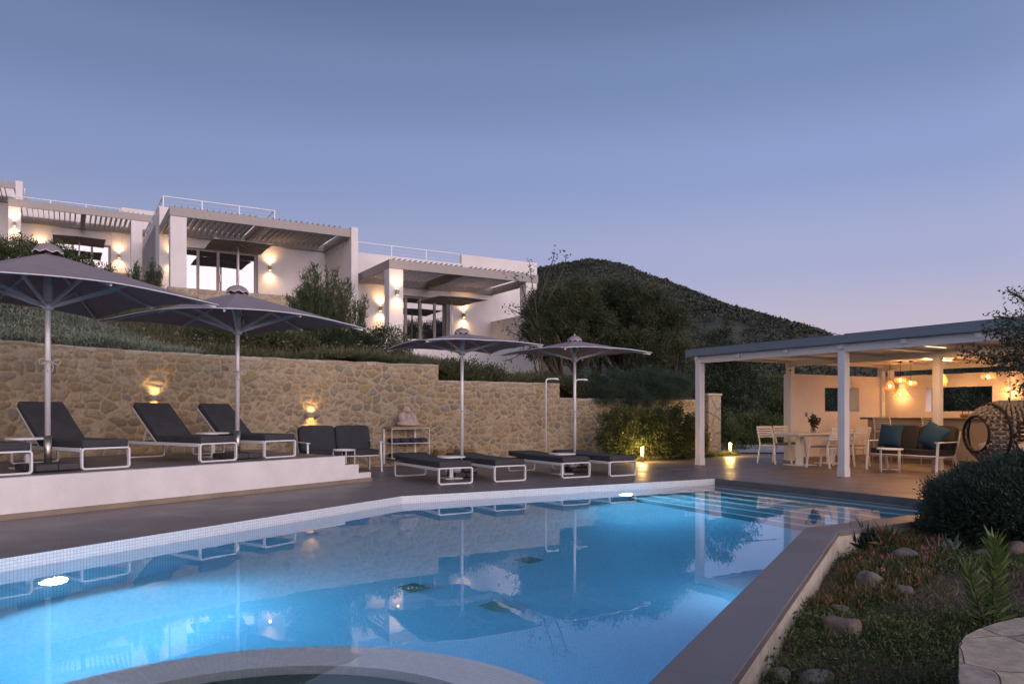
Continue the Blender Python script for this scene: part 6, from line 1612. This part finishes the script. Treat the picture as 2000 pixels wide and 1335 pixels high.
# ground plants
gpoly = [(oE+n1*.05-dN*q).to_tuple() for q in (0, 8.5)]; far_ = [(oE+U2*5-U1*.05).to_tuple()]
gpoly = [tuple(oE+n1*.03+n2*.03), tuple(oE-dN*6.5+n1*.03), (2.6, 1.6), (6.5, 4.2), (8.5, 7.5), tuple(oE+U2*4.5+n2*.03)]
rg = np.random.default_rng(170)
xy = region_pts(9000, gpoly, rg); w_ = np.array([noise.noise(Vector((a*.9, b*.9, 3)))+.18-max(0, (a-.55*b))*.02 for a, b in xy])
dry_zone = np.exp(-(((xy[:, 0]-3.3)/.75)**2+((xy[:, 1]-6.0)/.75)**2))
keepA = (w_+rg.uniform(-.25, .25, len(xy)) > -.04+dry_zone*.9); xa = xy[keepA]
tufts('garden_groundcover', xa, gz, 30, .030, .014, .055, L_green, rg, 'tangled low green ground cover in the foreground garden bed', 'ground cover', up=.7, hgt=.10)
xb = xy[~keepA][:1500]; tufts('garden_litter', xb, gz, 12, .06, .007, .09, L_dry, rg, 'dry twigs and litter on the bare soil of the garden bed', 'plant litter', up=.0, hgt=.02)
xg = region_pts(650, gpoly, rg); tufts('garden_grass', xg, gz, 7, .16, .006, .03, L_grass, rg, 'thin grass blades among the ground cover of the garden bed', 'grass', up=2, hgt=.03)
# ice plants along the coping corner
ip = [tuple(oE+n1*.12+n2*.1), tuple(oE-dN*2.6+n1*.08), tuple(oE-dN*2.4+n1*.42), tuple(oE-dN*.9+n1*.85), tuple(oE+U2*.9+n2*.60), tuple(oE+U2*1.3+n2*.08)]
xi = region_pts(620, ip, rg); tufts('ice_plant_mat', xi, gz, 14, .085, .017, .045, L_ice, rg, 'mat of fleshy ice plants turning orange and red at the corner of the coping', 'ice plants', up=1.3, hgt=.07)
fl = region_pts(14, ip, rg); zf_ = zof(fl, gz)+.15; C = np.repeat(np.concatenate([fl, zf_[:, None]], 1), 9, 0)+rg.normal(size=(126, 3))*.008; M_pink = mat('pink_petal', (.55, .10, .26), .7, var=0)
tag(leaves('ice_plant_flowers', C, rand_dirs(126, rg, .6), .016, .007, M_pink, None, rg), 'tiny pink flowers on the ice plants', 'flowers', kind='stuff')
# tufted succulent at the corner
def aloe(label, px, py, seed, L=.22, n=70, m=L_rose, z=-.2):
    p = P(px, py, z); c = Vector((p.x, p.y, gz(p.x, p.y))); rng = np.random.default_rng(seed); t = thing('succulent_plant', label, 'plant', c, 0)
    C = rng.normal(size=(n, 3))*np.array([.05, .05, .02])+np.array((0, 0, .03)); D = rand_dirs(n, rng, 1.0); D[:, 2] = abs(D[:, 2])+.15; D /= np.linalg.norm(D, axis=1)[:, None]
    leaves('rosette', C, D, L, .035, m, t, rng); b = MB(); b.tube([(0, 0, -.05), (0, 0, .08)], .02, 6); b.build('stem', M_bark, t)
aloe('spiky dark succulent against the coping at the corner of the bed', 1692, 1068, 181, .26, 90); aloe('spiky succulent beside the first one nearer the dark bush', 1732, 1070, 182, .20, 60, L_ice); aloe('grey-green agave rosette in the bare soil near the dark bush', 1852, 1085, 183, .15, 40, L_silver)
# young oleander-like plant in the foreground
def spurge(label, c, stems, seed):
    rng = np.random.default_rng(seed); t = thing('young_oleander', label, 'plant', c, 0); mb = MB(); Cs = []; Ds = []
    for (dx, dy, h) in stems:
        b0 = Vector((dx*.15, dy*.15, -.03)); tp = Vector((dx, dy, h)); mb.tube([b0, b0.lerp(tp, .5)+Vector((0, 0, .03)), tp], [.012, .009, .006], 6)
        k = int(120*h/.65)
        for i in range(k):
            q = (i/k)**.8; c_ = b0.lerp(tp, .12+.88*q); a = i*2.4; el = .35+.75*q; D = Vector((math.cos(a)*math.cos(el), math.sin(a)*math.cos(el), math.sin(el))); Cs.append(tuple(c_)); Ds.append(tuple(D))
    leaves('leaves', np.array(Cs), np.array(Ds), .125, .020, L_young, t, rng, fold=.15, jit=.2); mb.build('stems', M_bark, t)
L_young = leafmat('young_leaves', [(.04, .075, .018), (.075, .12, .03), (.13, .17, .05)])
p = P(1940, 1222, -.12); spurge('tall bright green leafy plant with narrow leaves beside the flagstone wall', (p.x, p.y, gz(p.x, p.y)), [(.02, .02, .57), (-.15, .02, .40), (.09, .10, .44)], 190)
# rocks
def rock(px, py, rad, lb, m=None, z=-.2, seed=0, e=.85):
    p = P(px, py, z); g = gz(p.x, p.y); b = MB(); b.sq((0, 0, rad[2]*.55), rad, e, 26, 16, lump=.28, seed=seed)
    o = b.build('garden_rock', m or M_rock, loc=(p.x, p.y, g+.01), rz=seed*.7); tag(o, lb, 'rock', 'rocks in the garden bed')
M_rockr = mat('reddish_rock', (.135, .10, .085), .9, var=.3, scale=7, bump=.6, bscale=40)
rock(1767, 1090, (.16, .12, .085), 'rounded grey rock near the dark bush beside the ice plants', seed=1)
rock(1799, 1090, (.06, .05, .03), 'small flat stone touching the large rounded rock', seed=2)
rock(1697, 1143, (.11, .10, .10), 'tall rounded rock leaning among orange ice plants', seed=3)
rock(1766, 1160, (.075, .055, .045), 'small egg-shaped stone in the bare soil', seed=4)
rock(1706, 1168, (.05, .05, .025), 'small grey stone half hidden under the leaning rock', seed=5)
rock(1807, 1126, (.055, .04, .03), 'pale small stone on the bare soil between the bush and the ice plants', seed=6)
rock(1640, 1196, (.075, .05, .05), 'flat elongated brown rock in the green ground cover', M_rockr, seed=7, e=.5)
rock(1645, 1250, (.105, .07, .085), 'block-shaped reddish rock in the middle of the bed', M_rockr, seed=8, e=.4)
rock(1523, 1318, (.055, .05, .04), 'small rounded rock near the bottom edge by the cream wall', seed=9)
rock(1592, 1330, (.12, .07, .05), 'wide grey-green rock cut by the bottom edge of the picture', seed=10)
rock(1825, 1062, (.10, .07, .06), 'grey rock in front of the dark bush', seed=11)
rock(1925, 1100, (.13, .09, .07), 'brown rock behind the tall leafy plant', M_rockr, seed=12)
rock(1990, 1102, (.11, .09, .10), 'rounded brown rock at the right edge behind the tall plant', M_rockr, seed=13)
# flagstone wall at the corner
fw = MB(); out_ = []
for i in range(40):
    q = i/39; a = math.pi*.5+q*1.3; out_.append((3.35+1.38*math.cos(a)*1.05, 1.85+1.38*math.sin(a)))
poly = [(2.22, -.5)]+[(4.6, 3.42)]
edge_px = [(1873, 1335), (1872, 1290), (1873, 1258), (1885, 1240), (1910, 1228), (1945, 1215), (1985, 1207), (2060, 1196), (2200, 1190)]
ep = [P(a, b, .30) for a, b in edge_px]
poly = [(q.x, q.y) for q in ep]+[(ep[-1].x, 1.2), (ep[0].x-.3, 1.2)]
# densify with a slight wobble
pp = []
for i in range(len(poly)):
    a = Vector(poly[i]); b = Vector(poly[(i+1) % len(poly)]); n = max(1, int((b-a).length/.09))
    for k in range(n):
        p = a.lerp(b, k/n); w_ = noise.noise(Vector((p.x*6, p.y*6, 0)))*.018; pp.append((p.x+w_, p.y+w_))
fw.prism(pp[::-1], .225, .30); o1 = fw.build('flagstone_wall', M_slab, bevel=.012); tag(o1, 'low curved wall with a pale flagstone top at the bottom right corner', 'wall')
b = MB(); cx = sum(p[0] for p in pp)/len(pp); cyy = sum(p[1] for p in pp)/len(pp); b.prism([(cx+(p[0]-cx)*.975, cyy+(p[1]-cyy)*.975) for p in pp][::-1], -.4, .224); b.build('wall_body', M_stv, o1)
